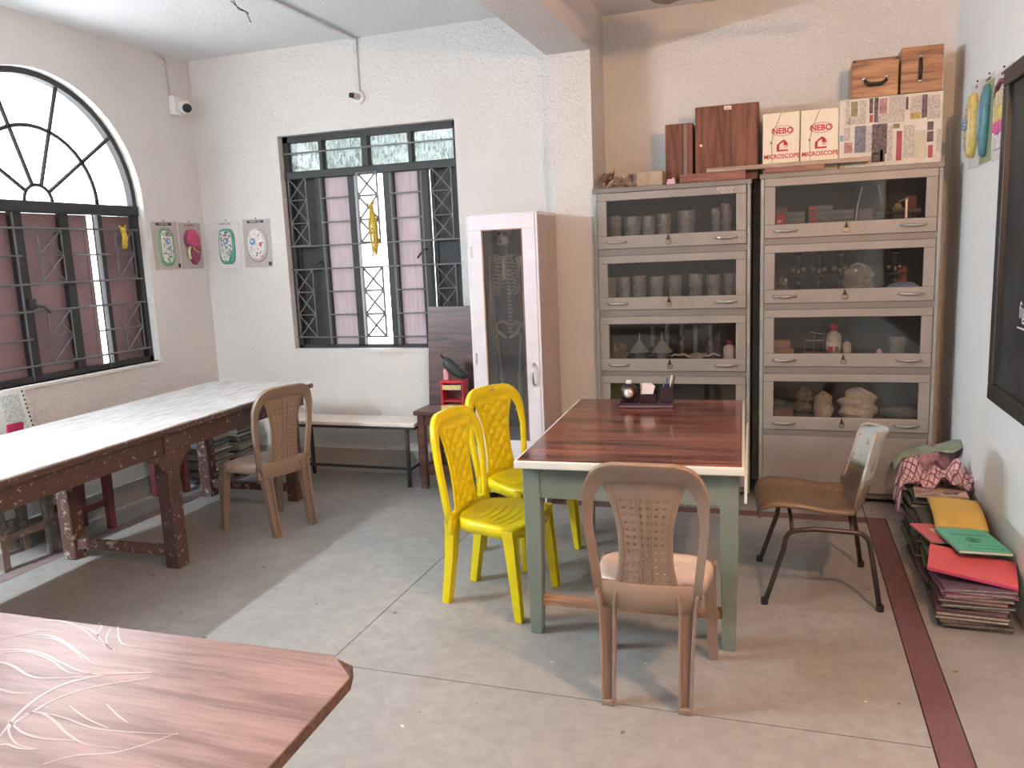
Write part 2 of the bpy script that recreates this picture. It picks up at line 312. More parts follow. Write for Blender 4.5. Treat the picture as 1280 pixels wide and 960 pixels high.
# ------------------------------------------------------------------ back window
w2 = D.objects.new('window_2', None); COL.objects.link(w2); w2['kind'] = 'structure'; w2['label'] = 'barred back window with lattice panels and rippled glass toplights'
FY = 5.38; ZT0, ZT1 = 2.226, 2.275
f2 = MB(); f2.box(W2X0, W2X0+.04, FY-.02, FY+.03, W2Z0, W2Z1); f2.box(W2X1-.04, W2X1, FY-.02, FY+.03, W2Z0, W2Z1); f2.box(W2X0, W2X1, FY-.02, FY+.03, 2.485, W2Z1); f2.box(W2X0, W2X1, FY-.02, FY+.03, W2Z0, W2Z0+.03)
f2.build('frame', black_m, w2)
MB().box(W2X0, W2X1, FY-.035, FY+.03, ZT0-.01, ZT1).build('transom', black_m, w2, bev=.005)
tx = [-3.525, -3.241, -2.878, -2.519, -2.19]
for x, h in ((-3.241, .014), (-2.878, .025), (-2.519, .014)): MB().box(x-h, x+h, FY-.03, FY+.03, ZT1, 2.485).build('toplight_bar', black_m, w2)
for x0, x1 in zip(tx, tx[1:]): MB().box(x0, x1, FY+.006, FY+.011, ZT1-.003, 2.49).build('toplight_pane', frost_m, w2)
MB().tube([(W2X0, FY-.035, 2.405), (W2X1, FY-.035, 2.405)], .006, 6).build('rod', rod_m, w2)
for x0, x1 in ((-3.04, -2.986), (-2.752, -2.706), (-3.31, -3.285), (-3.268, -3.25), (-2.69, -2.672), (-2.478, -2.462), (-2.448, -2.403)):
    MB().box(x0, x1, FY-.02, FY+.03, W2Z0+.02, ZT0).build('post', black_m, w2)
for x0, x1 in ((-3.535, -3.30), (-2.395, -2.185)):
    s = MB().box(x0, x1, FY+.03, FY+.05, W2Z0+.03, ZT0).build('shutter', black_m, w2)
    e = MB(); e.box(x0, x0+.03, FY+.018, FY+.03, W2Z0+.03, ZT0); e.box(x1-.03, x1, FY+.018, FY+.03, W2Z0+.03, ZT0); e.build('shutter_frame', black_m, s)
for x0, x1 in ((-3.25, -3.04), (-2.672, -2.478)): MB().box(x0, x1, FY+.012, FY+.018, W2Z0+.03, ZT0).build('pink_pane', pink_m, w2)
for z in (1.723, 1.551): MB().tube([(W2X0, FY-.03, z), (W2X1, FY-.03, z)], .006, 6).build('rod', rod_m, w2)
for z in (2.067, 1.892, 1.379, 1.204, 1.033):
    for x0, x1 in ((-3.27, -3.03), (-2.70, -2.45)): MB().tube([(x0, FY-.028, z), (x1, FY-.028, z)], .006, 6).build('rod', rod_m, w2)
MB().tube([(W2X0, FY-.03, 1.033), (W2X1, FY-.03, 1.033)], .005, 6).build('rod', rod_m, w2)
for u0, u1 in ((-3.535, -3.388), (-2.955, -2.797), (-2.37, -2.215)):
    for zs in ((2.23, 2.065, 1.895, 1.73), (1.547, 1.378, 1.205, 1.035)): lattice(lambda u, z: (u, FY-.03, z), u0, u1, zs, w2, .005 if u0 != -2.955 else .0085)
MB().box(W2X0, W2X1, YB-.005, FY-.02, W2Z0-.02, W2Z0+.004).build('window_sill', wall_m, w2)
h = MB().tube([(-3.30, FY-.02, 1.60), (-3.30, FY-.06, 1.60), (-3.36, FY-.07, 1.57)], .008, 6); h.build('latch', black_m, w2)
MB().tube([(-2.43, FY-.02, 1.66), (-2.44, FY-.06, 1.66), (-2.49, FY-.07, 1.60)], .007, 6).build('latch', black_m, w2)
# yellow tassels tied to the bars
ytas_m = plain('golden_yellow_cord', (.60, .42, .06), .7, var=.2, vs_=60)
def tassel(name, label, top, length, spread, axis):
    t = thing(name, label, 'tassel', top)
    A = Vector((1, 0, 0)) if axis == 'x' else Vector((0, 1, 0)); O = Vector((0, -1, 0)) if axis == 'x' else Vector((1, 0, 0))
    m = MB(); rnd = random.Random(3)
    for i in range(16):
        a = rnd.uniform(-1, 1)*spread; d = rnd.uniform(0, .018); L = length*rnd.uniform(.8, 1)
        m.tube([A*a*.3+O*d, A*a+O*(d+.01)+Vector((0, 0, -L*.4)), A*(a*.9)+O*d+Vector((0, 0, -L*.75)), A*(a*.6+rnd.uniform(-.01, .01))+O*d+Vector((0, 0, -L))], [.004, .006, .005, .003], 5)
    m.build('cord_strands', ytas_m, t, True)
    m = MB(); m.ball(O*.012, (.022, .018, .024), 8); m.tube([A*-.03+Vector((0, 0, .03))+O*.01, O*.02, A*.03+Vector((0, 0, .035))+O*.01], .007, 6); m.build('knot', ytas_m, t, True)
tassel('curtain_tassel', 'long golden yellow cord tassel tied to the back window bars', (-2.845, FY-.038, 1.98), .37, .045, 'x')
tassel('curtain_tassel', 'small yellow tassel tied on the arched window bars', (FX+.03, 4.515, 1.875), .13, .02, 'y')
# ------------------------------------------------------------------ fluorescent tubes (the two lamps that light the room)
def tube_light(label, x, y, z, side, c, s, mname):
    t = thing('tube_light', label, 'lamp', (x, y, z))
    MB().box(-.02, .02, -.64, .64, -.035, .035).build('batten', white_m, t, bev=.004)
    MB().tube([(side*.045, -.585, 0), (side*.045, .585, 0)], .014, 8).build('tube', emit(mname, c, s), t, True)
    for yy in (-.60, .60): MB().box(-.02 if side > 0 else -.065, .065 if side > 0 else .02, yy-.014, yy+.014, -.02, .02).build('lamp_holder', white_m, t, bev=.003)
tube_light('white tube light on the left wall nearer the camera than the arched window', XL+.02, 1.45, 2.32, 1, COL_L, TUBE_L, 'cool_tube')
t = thing('bulb_lamp', 'bare warm bulb in a holder on the right wall above the blackboard', 'lamp', (XR, 1.8, 2.45))
MB().lathe([(.045, 0), (.045, .018), (.03, .026)], (0, 0, 0), 18, (0, -PI/2, 0)).build('back_plate', white_m, t, True)
MB().tube([(-.02, 0, 0), (-.05, 0, 0)], .02, 12).build('socket', white_m, t, True)
MB().ball((-.078, 0, 0), .035, 14).build('bulb', emit('warm_bulb', COL_R, BULB_R), t, True)
# ------------------------------------------------------------------ long worn table on the left
def leg_rings(x0, x1, y0, y1, z0, z1, tx=0, ty=0):
    return [[(x0+tx, y0+ty, z0), (x1-tx, y0+ty, z0), (x1-tx, y1-ty, z0), (x0+tx, y1-ty, z0)], [(x0, y0, z1), (x1, y0, z1), (x1, y1, z1), (x0, y1, z1)]]
LT = thing('long_table', 'long maroon wooden table with worn whitish top under the arched window', 'table', (-3.46, 3.36, 0), math.radians(2.0))
tw = .41
MB().box(-tw, tw, -1.62, 1.40, .752, .782).build('tabletop', worntop_m, LT, bev=.004)
MB().box(-tw-.006, tw+.006, -1.626, 1.406, .742, .774).build('top_edge_moulding', chip_m, LT, bev=.005)
for s in (-1, 1):
    MB().box(s*(tw-.05)-.014, s*(tw-.05)+.014, -1.55, 1.33, .635, .745).build('apron', chip_m, LT)
for y in (-1.55, 1.33): MB().box(-tw+.05, tw-.05, y-.014, y+.014, .635, .745).build('apron', chip_m, LT)
for i, y in enumerate((-1.22, -.02, 1.18)):
    for s in (-1, 1):
        xc = s*(tw-.062); MB().box(xc-.043, xc+.043, y-.045, y+.045, 0, .742).build('leg', chip_m if s > 0 else chip2_m, LT, bev=.006)
        for d in (-1, 1):
            if i == 2 and d == 1: continue
            pr = [(y+d*.045, .64), (y+d*.16, .64), (y+d*.15, .615), (y+d*.10, .60), (y+d*.075, .555), (y+d*.045, .53)]
            MB().prism(pr, 0, xc-.012+s*.018, xc+.018+s*.018).build('bracket', chip_m, LT)
    MB().box(-tw+.10, tw-.10, y-.02, y+.02, .06, .115).build('stretcher', chip2_m, LT, bev=.004)
# ------------------------------------------------------------------ green writing table
GT = thing('writing_table', 'square green wooden table with glossy red-brown top beside the yellow chairs', 'table', (-.585, 3.04, 0), math.radians(2.6))
gw, gl = .44, 1.36
MB().box(-gw, gw, .005, gl, .745, .772).build('tabletop', lamin_m, GT, bev=.002)
MB().box(-gw-.014, gw+.014, -.012, .006, .735, .768).build('edge_trim', trim_m, GT, bev=.006, segs=2)
MB().box(-gw-.014, -gw, .006, gl, .735, .768).build('edge_trim', trim_m, GT, bev=.006, segs=2)
MB().box(gw, gw+.014, .006, gl, .735, .768).build('edge_trim', trim_m, GT, bev=.006, segs=2)
MB().box(gw+.012, gw+.022, .01, gl-.4, .625, .735, rot=(0, 0, math.radians(-.6))).build('loose_edge_strip', trim_m, GT)
for s in (-1, 1):
    for y in (.035, gl-.10):
        x0 = s*(gw-.045); m = MB().loft([[(x0-.026, y, 0), (x0+.026, y, 0), (x0+.026, y+.052, 0), (x0-.026, y+.052, 0)], [(x0-.032, y, .35), (x0+.036, y, .35), (x0+.036, y+.06, .35), (x0-.032, y+.06, .35)], [(x0-.036, y, .738), (x0+.036, y, .738), (x0+.036, y+.064, .738), (x0-.036, y+.064, .738)]])
        m.build('leg', green_m, GT, bev=.004)
MB().box(-gw+.07, gw-.07, .040, .062, .60, .738).build('apron', green_m, GT)
MB().box(-gw+.07, gw-.07, gl-.075, gl-.055, .60, .738).build('apron', green_m, GT)
for s in (-1, 1):
    MB().box(s*(gw-.045)-.012, s*(gw-.045)+.012, .09, gl-.09, .60, .738).build('apron', green_m, GT)
MB().box(-gw+.06, gw-.06, .05, .078, .125, .165).build('stretcher', rawwood_m, GT)
# ------------------------------------------------------------------ near laminate table, lower left of the picture
NZ = .75
NT = thing('laminate_table', 'pinkish brown laminate table with swirl print nearest the camera', 'table', (-1.5, 1.0, 0))
def L2(p): return (p.x+1.5, p.y-1.0)
c = [L2(onz(418, 819, NZ)), L2(onz(441, 829, NZ)), L2(onz(437, 846, NZ))]
poly = [(-1.0, L2(onz(0, 765, NZ))[1]-.01), c[0], c[1], c[2], (.69, -.35), (-1.0, -.35)]
MB().prism([poly[0], c[0], c[2], poly[4], poly[5]], 2, NZ-.004, NZ).build('tabletop', nearlam_m, NT)
MB().prism([poly[0], (c[0][0], c[0][1]+.001), c[1], c[2], poly[4], poly[5]], 2, NZ-.032, NZ-.004).build('core_board', plain('raw_particle_board', (.10, .06, .045), .85, var=.4, vs_=70, bmp=.6, bs=200), NT, bev=.003)
for x, y in ((-.9, .2), (.36, .2), (-.9, -.25), (.36, -.25)):
    MB().loft(leg_rings(x-.03, x+.03, y-.03, y+.03, 0, NZ-.032, .006, .006)).build('leg', dkwood_m, NT, bev=.004)
for a in ((-.9, .36, .19, .21), (-.9, .36, -.26, -.24)): MB().box(*a, NZ-.12, NZ-.032).build('apron', dkwood_m, NT)
for x in (-.9, .36): MB().box(x-.01, x+.01, -.25, .2, NZ-.12, NZ-.032).build('apron', dkwood_m, NT)
inlay_m = plain('pale_lilac_print', (.60, .51, .53), .3, var=.06)
def zb(a, b): return (a/2.783, 740+b/2.783)          # crop of the photograph
def ribbon(pts, w, name='swirl_print'):
    P = [onz(*zb(*p), NZ) for p in pts]; out = []
    for i in range(len(P)-1):                         # Catmull-Rom through the traced points
        p0, p1, p2, p3 = P[max(i-1, 0)], P[i], P[i+1], P[min(i+2, len(P)-1)]
        for k in range(6):
            t = k/6; out.append(.5*((2*p1)+(p2-p0)*t+(2*p0-5*p1+4*p2-p3)*t*t+(3*p1-p0-3*p2+p3)*t**3))
    out.append(P[-1]); n = len(out); L, Rr = [], []
    for i, p in enumerate(out):
        t = (out[min(i+1, n-1)]-out[max(i-1, 0)]).normalized(); q = Vector((-t.y, t.x, 0)); h = w*.5*(.35+.65*math.sin(PI*min(1, max(.06, i/n*1.0+.08))))
        for arr, sg in ((L, 1), (Rr, -1)): v = p+q*h*sg; arr.append((v.x+1.5, v.y-1.0, NZ+.0006))
    MB().add(L+Rr, [(i, i+1, n+i+1, n+i) for i in range(n-1)]).build(name, inlay_m, NT)
for w, pts in ((.008, ((530, 280), (400, 285), (300, 300), (200, 330), (110, 385), (50, 440), (10, 490), (-20, 520))), (.006, ((520, 300), (330, 330), (200, 370), (110, 420), (60, 450), (30, 480), (60, 530), (140, 550))),
               (.006, ((-20, 205), (60, 200), (140, 212), (210, 245), (300, 282), (400, 288))), (.005, ((-20, 215), (90, 208), (180, 240), (240, 280), (330, 284))), (.006, ((-20, 240), (40, 255), (110, 295), (200, 300), (320, 295))),
               (.005, ((60, 160), (140, 150), (210, 165), (280, 215), (330, 250), (400, 262))), (.005, ((90, 155), (190, 165), (250, 200), (290, 235))), (.004, ((-20, 130), (80, 105), (200, 100), (280, 125), (330, 165), (370, 190))),
               (.004, ((280, 118), (330, 140), (350, 165), (400, 210))), (.004, ((410, 120), (415, 165), (440, 185), (520, 195))), (.004, ((385, 125), (370, 160), (375, 190), (400, 205))), (.004, ((355, 115), (340, 150), (330, 165))),
               (.005, ((30, 450), (80, 490), (150, 510), (260, 518))), (.005, ((85, 425), (140, 420), (190, 450), (230, 490), (300, 530), (420, 545))), (.004, ((150, 420), (230, 440), (330, 475), (480, 490), (620, 495))), (.004, ((-20, 330), (40, 350), (130, 350), (200, 320))),
               (.004, ((370, 390), (410, 430), (445, 455))), (.004, ((240, 395), (300, 440), (380, 475))), (.004, ((150, 600), (260, 570), (420, 555), (620, 490))), (.004, ((-20, 165), (60, 150), (130, 135), (190, 130))), (.005, ((-20, 540), (20, 530), (70, 545), (140, 550)))): ribbon(pts, w)
# ------------------------------------------------------------------ moulded plastic chairs
def plastic_chair(name, label, mat, seatmat, style, group):
    t = thing(name, label, 'chair', group=group)
    sh = .425
    def B(x, s): return (x, -.155-.11*s-.06*s*s+.75*x*x, sh-.01+1.066*s)
    # hoop frame of the back: a flat band swept round
    path = [(-.186, -.01), (-.196, .07), (-.206, .15), (-.214, .23)]
    for i in range(1, 16):
        a = PI - i*PI/16; ca, sa = math.cos(a), math.sin(a)
        path.append((.218*math.copysign(abs(ca)**.46, ca), .285+.17*abs(sa)**.9))
    path += [(.214, .23), (.206, .15), (.196, .07), (.186, -.01)]
    rings = []
    for i, (x, s) in enumerate(path):
        p = Vector(B(x, s)); q0 = path[max(i-1, 0)]; q1 = path[min(i+1, len(path)-1)]
        tx, ts = q1[0]-q0[0], q1[1]-q0[1]; l = math.hypot(tx, ts); nx, n_s = ts/l, -tx/l     # inward normal in the back plane
        top = max(0, (s-.25)/.2); w = .030+.034*min(1, top)
        inn = Vector(B(x+nx*w, s+n_s*w))
        th = Vector((0, -.034, -.006)); rings.append([p+th*.2, p+th, p+(inn-p)*.25+th*.75, inn+th*.55, inn+th*.1, p+(inn-p)*.5-th*.12])
    MB().loft(rings).build('back_frame', mat, t, True, bev=.002)
    # central splat
    def wd(v): return .094+.062*max(0, (v-.45)/.55)**1.8+.022*max(0, (.3-v)/.3)**1.6
    holes = style == 'holes'
    if holes:
        nu, nv = 24, 64
        def skip(i, j): return i % 3 == 1 and 3 <= i <= 20 and j % 4 == 2 and 6 <= j <= 52
        def fn(u, v):
            s = v*.405; x = (u-.5)*2*wd(v); p = Vector(B(x, s)); p.y += -.004; return p
    else:
        nu, nv = 40, 84; skip = None
        def fn(u, v):
            s = v*.405; x = (u-.5)*2*wd(v); p = Vector(B(x, s)); q = -.004
            if .12 < u < .88 and .06 < v < .93: q += .012*abs(math.sin((u*3.0+v*6.5)*PI)*math.sin((u*3.0-v*6.5)*PI))**.6
            p.y += q; return p
    sp = MB().sheet(fn, nu, nv, skip).build('splat', mat, t, True, solid=.007)
    if holes:
        for uu in (.08, .42, .58, .92): MB().tube([Vector(fn(uu, v/20))+Vector((0, -.005, 0)) for v in range(1, 19)], .0022, 5).build('splat_rib', mat, sp, True)
    rail = [(x_, -.158+.75*x_*x_, sh-.03) for x_ in [-.188+.376*i/16 for i in range(17)]]
    MB().loft([[(p[0], p[1]-.020, p[2]-.045), (p[0], p[1]+.004, p[2]-.045), (p[0], p[1]+.004, p[2]+.048), (p[0], p[1]-.014, p[2]+.048)] for p in rail]).build('back_rail', mat, t, True, bev=.003)
    # seat: dished, rounded front, rolled rim
    def outline(a):
        ca, sa = math.cos(a), math.sin(a); y = (.205 if sa > 0 else .155)*math.copysign(abs(sa)**.6, sa); hw = .205+.025*(y/.2)
        return hw*math.copysign(abs(ca)**.6, ca), y
    rings = []
    for k, (sc, dz) in enumerate(((.02, -.012), (.3, -.012), (.6, -.008), (.82, .002), (.93, .006), (.985, .0), (1.0, -.014), (1.0, -.045), (.985, -.045), (.96, -.02), (.6, -.02), (.02, -.024))):
        ring = []
        for i in range(40):
            x, y = outline(i*2*PI/40); yy = y*sc
            ring.append((x*sc, yy+.02, sh+dz-.012*max(0, yy)/.2+(.012*max(0, -yy-.1)/.1 if sc > .5 else 0)))
        rings.append(ring)
    se = MB().loft(rings).build('seat', seatmat, t, True)
    if holes:
        for k in range(5):
            MB().tube([(.02*(k-2)+.05*math.copysign(q*q, k-2)*abs(k-2)*.5 if k != 2 else 0, -.12+.26*q, sh-.008+.0*q) for q in [i/8 for i in range(9)]], .0018, 4).build('seat_rib', seatmat, se, True)
    else:
        for k in range(7): MB().tube([(-.14+.28*q, -.12+.04*k+.02*math.sin(q*PI), sh-.008-.0006*k) for q in [i/10 for i in range(11)]], .002, 4).build('seat_rib', seatmat, se, True)
    # legs: open channel sections
    for sx in (-1, 1):
        for rear in (True, False):
            if rear: tp, mid, bt, w0, w1_, d0, d1 = (sx*.142, -.15), (sx*.137, -.17), (sx*.135, -.205), .062, .046, .05, .036
            else: tp, mid, bt, w0, w1_, d0, d1 = (sx*.192, .165), (sx*.200, .185), (sx*.207, .205), .05, .034, .055, .034
            rings = []
            for q, z in ((0, sh-.012), (.12, sh-.06), (.5, .22), (1, 0)):
                if q <= .5: a = q*2; c = (tp[0]+(mid[0]-tp[0])*a, tp[1]+(mid[1]-tp[1])*a)
                else: c = (mid[0]+(bt[0]-mid[0])*(q-.5)*2, mid[1]+(bt[1]-mid[1])*(q-.5)*2)
                w = w0+(w1_-w0)*q; d = d0+(d1-d0)*q
                if q == 0: w *= 1.25
                y0 = -1 if rear else 1; th = .009
                U = [(-w/2, y0*d/2), (-w/2+th, y0*d/2), (-w/2+th+.004, y0*(d/2-.7*d+th)), (w/2-th-.004, y0*(d/2-.7*d+th)), (w/2-th, y0*d/2), (w/2, y0*d/2), (w/2, -y0*d/2), (-w/2, -y0*d/2)]
                rings.append([(c[0]+u, c[1]+v, z) for u, v in U])
            lg = MB().loft(rings).build('leg', mat, t, bev=.002)
            y0 = -1 if rear else 1; MB().box(bt[0]-w1_/2+.004, bt[0]+w1_/2-.004, bt[1]-d1/2, bt[1]+d1/2, 0, .022).build('foot', mat, lg, bev=.003)
    return t
br = plastic_chair('plastic_chair', 'brown plastic chair with perforated back drawn up to the green table', brown_m, brownseat_m, 'holes', 'brown plastic chairs')
br.location = (-.447, 2.815, 0); br.rotation_euler.z = math.radians(1.5); br.scale = (1, 1, 1)
b2 = copy_tree(br); b2['label'] = 'brown plastic chair with perforated back at the end of the long table'
def aim(o, rear_near, rear_far):                     # put the rear feet on two floor points
    a, b = Vector(rear_near[:2]), Vector(rear_far[:2]); m = (a+b)/2; w = (b-a).normalized(); fwd = Vector((w.y, -w.x)) if True else None
    return m, w
b2.location = (-2.988, 4.055, 0); b2.rotation_euler.z = math.radians(90-17)
ye = plastic_chair('plastic_chair', 'yellow plastic chair with woven-look back nearest the camera', yellow_m, yellow_m, 'weave', 'yellow plastic chairs')
ye.location = (-1.262, 3.377, 0); ye.rotation_euler.z = math.radians(-97.5)
y2 = copy_tree(ye); y2['label'] = 'yellow plastic chair with a small sticker beside the skeleton cabinet'
y2.location = (-1.32, 3.965, 0); y2.rotation_euler.z = math.radians(-115)
st = MB().ball((0, -.198, .878), (.016, .004, .008), 10).build('sticker', plain('red_white_sticker', (.75, .35, .28), .5), y2, True)
# ------------------------------------------------------------------ steel-legged shell chair
MC = thing('shell_chair', 'scuffed grey moulded shell chair on bent black tube legs by the cabinet', 'chair', (.17, 3.85, 0), math.radians(4))
prof = [(-.275, .375), (-.282, .40), (-.27, .42), (-.22, .428), (-.10, .42), (0, .403), (.10, .398), (.155, .41), (.18, .44), (.20, .49), (.218, .56), (.236, .63), (.252, .70), (.268, .745), (.284, .758)]
def sfn(u, v):
    k = v*(len(prof)-1); i = min(int(k), len(prof)-2); q = k-i
    x = prof[i][0]*(1-q)+prof[i+1][0]*q; z = prof[i][1]*(1-q)+prof[i+1][1]*q
    e = (u-.5)*2; hw = .225-.02*abs(v-.45)*2
    if v > .55: hw -= .045*((v-.55)/.45)**1.2
    if v > .86: hw -= .05*((v-.86)/.14)**2
    if v < .2: hw -= .03*((.2-v)/.2)**2
    lift = abs(e)**4
    sm = lambda q: (lambda c: c*c*(3-2*c))(min(1, max(0, q)))
    z += .055*lift*sm(v/.25)*(1-sm((v-.42)/.25))
    if v > .45: x -= .085*abs(e)**2.5*sm((v-.40)/.22)
    if abs(e) > .96: q2 = sm((v-.42)/.2); z -= .038*(1-q2)*sm(v/.2); x += .015*q2
    return (x, e*hw, z)
m = MB().sheet(sfn, 22, 42)
sb = MB().sheet(lambda u, v: sfn(u, v*.70), 22, 30).build('seat', brownshell_m, MC, True, solid=.008)
MB().sheet(lambda u, v: sfn(u, .70+v*.30), 22, 14).build('backrest', shell_m, MC, True, solid=.008)
prim = plain('pale_rim', (.42, .38, .34), .5)
for e in (.0455, .9545):
    MB().tube([sfn(e, v/40) for v in range(25, 41)], .0075, 6).build('back_rim', prim, MC, True)
for s in (-1, 1):
    y = s*.255
    pts = [(-.255, y, 0)]+[(-.255+.085*q, y-s*.02*q, .27*q) for q in (.3, .6, .95)]
    for i in range(1, 7): a = i*PI/14; pts.append((-.17+.06*(1-math.cos(a))+.0, y-s*.02, .285+.06*math.sin(a)))
    pts += [(-.05, y-s*.02, .352), (.10, y-s*.02, .346)]
    for i in range(1, 7): a = PI/2-i*PI/14; pts.append((.12+.06*math.cos(a), y-s*.02, .285+.06*math.sin(a)))
    pts += [(.195, y-s*.015, .20), (.225, y, 0)]
    f = MB().tube(pts, .0115, 8).build('leg_frame', tubeleg_m, MC, True)
    for p in (pts[0], pts[-1]): MB().tube([(p[0], p[1], 0), (p[0], p[1], .028)], .016, 8).build('rubber_foot', dark_m, f)
for x in (-.14, .11):
    MB().tube([(x, -.238, .347), (x, -.16, .38), (x, 0, .388 if x < 0 else .378), (x, .16, .38), (x, .238, .347)], .009, 8).build('cross_bar', tubeleg_m, MC, True)
# ------------------------------------------------------------------ bench and little table by the back window
BN = thing('bench', 'low bench with cream top and black pipe frame under the back window', 'bench', (-2.93, 5.085, 0))
MB().box(-.56, .50, -.125, .125, .435, .462).build('bench_top', benchtop_m, BN, bev=.004)
MB().box(-.555, .495, -.12, .12, .415, .435).build('top_frame', black_m, BN)
for x in (-.48, .43):
    for y in (-.10, .10): MB().tube([(x, y, .42), (x+(.0), y*1.05, 0)], .016, 8).build('leg', black_m, BN, True)
    MB().tube([(x, -.10, .12), (x, .10, .12)], .010, 6).build('stretcher', black_m, BN)
MB().tube([(-.48, -.10, .13), (.43, -.10, .13)], .011, 6).build('stretcher', black_m, BN)
ST = thing('side_table', 'small dark wooden table between the bench and the skeleton cabinet', 'table', (-2.155, 5.11, 0))
MB().box(-.27, .27, -.165, .17, .525, .555).build('tabletop', dkwood_m, ST, bev=.004)
for a in ((-.235, .235, -.14, -.12), (-.235, .235, .13, .15)): MB().box(*a, .45, .525).build('apron', dkwood_m, ST)
for x in (-.222, .222):
    for y in (-.13, .14): MB().box(x-.024, x+.024, y-.024, y+.024, 0, .525).build('leg', dkwood_m, ST, bev=.003)
    MB().box(x-.01, x+.01, -.12, .13, .10, .165).build('stretcher', dkwood_m, ST)
MB().box(-.2, .2, -.14, -.12, .10, .17).build('stretcher', dkwood_m, ST)
o = tag(MB().box(-.178, .178, -.010, .010, 0, .70).build('laminate_board', dkboard_m, bev=.002), 'dark brown laminate board leaning on the wall behind the red stand', 'board'); o.location = (-2.24, 5.215, .556); o.rotation_euler = (math.radians(-6), 0, 0)
RS = thing('display_stand', 'small red open stand with cream edges on the small dark table', 'stand', (-2.15, 5.06, .556), math.radians(4))
cream_m = plain('cream_yellow_print', (.70, .60, .28), .6, var=.25, vs_=60)
for x in (-.075, .075): MB().box(x-.007, x+.007, -.06, .06, .035, .195).build('side_panel', red_m, RS, bev=.002)
MB().box(-.085, .085, -.065, .065, .19, .205).build('top_panel', red_m, RS, bev=.002); MB().box(-.07, .07, -.058, .06, .06, .07).build('shelf', red_m, RS)
MB().box(-.082, .082, -.068, .065, .0, .035).build('base', cream_m, RS, bev=.002); MB().box(-.066, .066, -.067, -.058, .145, .178).build('label_strip', cream_m, RS)
MB().box(-.068, .068, .05, .06, .07, .19).build('back_panel', plain('dull_mauve', (.22, .12, .16), .6), RS)
KX = thing('hand_tool', 'black rounded tool with short handle tilted on top of the red stand', 'tool', (-2.15, 5.06, .762), math.radians(4))
MB().tube([(.085, 0, .022), (.04, 0, .04), (-.01, 0, .08), (-.05, 0, .125), (-.066, 0, .145)], [.02, .035, .042, .036, .02], 12).build('body', plain('dark_green_black', (.035, .05, .045), .45), KX, True)
MB().tube([(-.062, 0, .145), (-.09, 0, .175)], .008, 8).build('handle', dark_m, KX, True); MB().box(-.072, -.035, -.02, .02, -.001, .075).build('pink_support', plain('pink_card', (.70, .35, .38), .6), KX, bev=.004)
# ------------------------------------------------------------------ steel cabinets with lift-up glass doors
CY = 5.15
lockp_m = plain('tarnished_brass', (.30, .25, .20), .4, .6)
def cabinet(label, x0, x1, ztop, doors, panel, yb=5.565):
    xc = (x0+x1)/2; t = thing('steel_cabinet', label, 'cabinet', (xc, CY, 0), group='grey steel cabinets'); w = (x1-x0)/2; d = yb-CY
    b = MB(); b.box(-w, -w+.012, .012, d, .03, ztop); b.box(w-.012, w, .012, d, .03, ztop); b.box(-w, w, d-.01, d, .03, ztop); b.box(-w-.006, w+.006, -.006, d, ztop-.03, ztop)
    b.build('body', cab_m, t, bev=.003)
    for s in (-1, 1): MB().box(s*w-.011-s*.011, s*w+.011-s*.011, 0, .02, .03, ztop-.03).build('corner_post', cabside_m, t, bev=.003)
    prev = ztop-.03
    for i, (z1, z0) in enumerate(doors):
        MB().box(-w+.022, w-.022, .002, .02, z1, prev).build('rail', cab_m, t); prev = z0
        gz0, gz1, gx = z0+.082, z1-.05, w-.022-.062
        dr = MB(); X = w-.024; dr.box(-X, X, -.008, .014, gz1, z1-.002); dr.box(-X, X, -.008, .014, z0+.002, gz0); dr.box(-X, -gx, -.008, .014, gz0, gz1); dr.box(gx, X, -.008, .014, gz0, gz1)
        do = dr.build('door', door_m, t, bev=.004, segs=2)
        MB().box(-gx-.005, gx+.005, .003, .007, gz0-.005, gz1+.005).build('glass_pane', glass_m, do)
        for hx in (-gx+.06, gx-.06):
            MB().tube([(hx-.066, -.008, z0+.045), (hx-.05, -.028, z0+.045), (hx, -.032, z0+.042), (hx+.05, -.028, z0+.045), (hx+.066, -.008, z0+.045)], [.005, .006, .0085, .006, .005], 8).build('handle', handle_m, do, True)
        lk = MB().lathe([(.021, 0), (.021, .005), (.017, .007)], (-.01, -.008, z0+.038), 14, (PI/2, 0, 0)).build('lock_plate', lockp_m, do)
        MB().prism([(-.022, z0+.046), (.002, z0+.046), (-.010, z0+.084)], 1, -.017, -.008).build('lock_cover', dark_m, do)
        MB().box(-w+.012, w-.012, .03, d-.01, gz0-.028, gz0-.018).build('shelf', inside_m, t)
    MB().box(-w+.022, w-.022, .002, .02, panel[0], prev).build('rail', cab_m, t)
    MB().box(-w+.024, w-.024, -.004, .014, panel[1], panel[0]-.002).build('bottom_panel', door_m, t, bev=.004)
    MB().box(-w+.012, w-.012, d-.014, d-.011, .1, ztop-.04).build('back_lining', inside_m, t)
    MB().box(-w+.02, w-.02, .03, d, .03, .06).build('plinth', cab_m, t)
    return t
DL = ((1.955, 1.602), (1.562, 1.212), (1.172, .815), (.785, .43)); DR = ((1.98, 1.625), (1.59, 1.235), (1.20, .848), (.808, .455))
cl = cabinet('grey steel glass-door cabinet holding beakers, left of the pair', -1.160, -.195, 1.985, DL, (.395, .07))
cr = cabinet('grey steel glass-door cabinet holding microscopes, beside the right wall', -.138, .838, 2.008, DR, (.42, .07))
tm = plain('white_stencil', (.75, .70, .66), .7)
text('BIOLOGY', .026, tm, cl, face_y((.335, -.0095, 1.936)), sx=.9); text('BOX A', .022, tm, cl, face_y((.345, -.0095, 1.914)))
SH = lambda doors, i: doors[i][1]+.082-.018          # top of a shelf
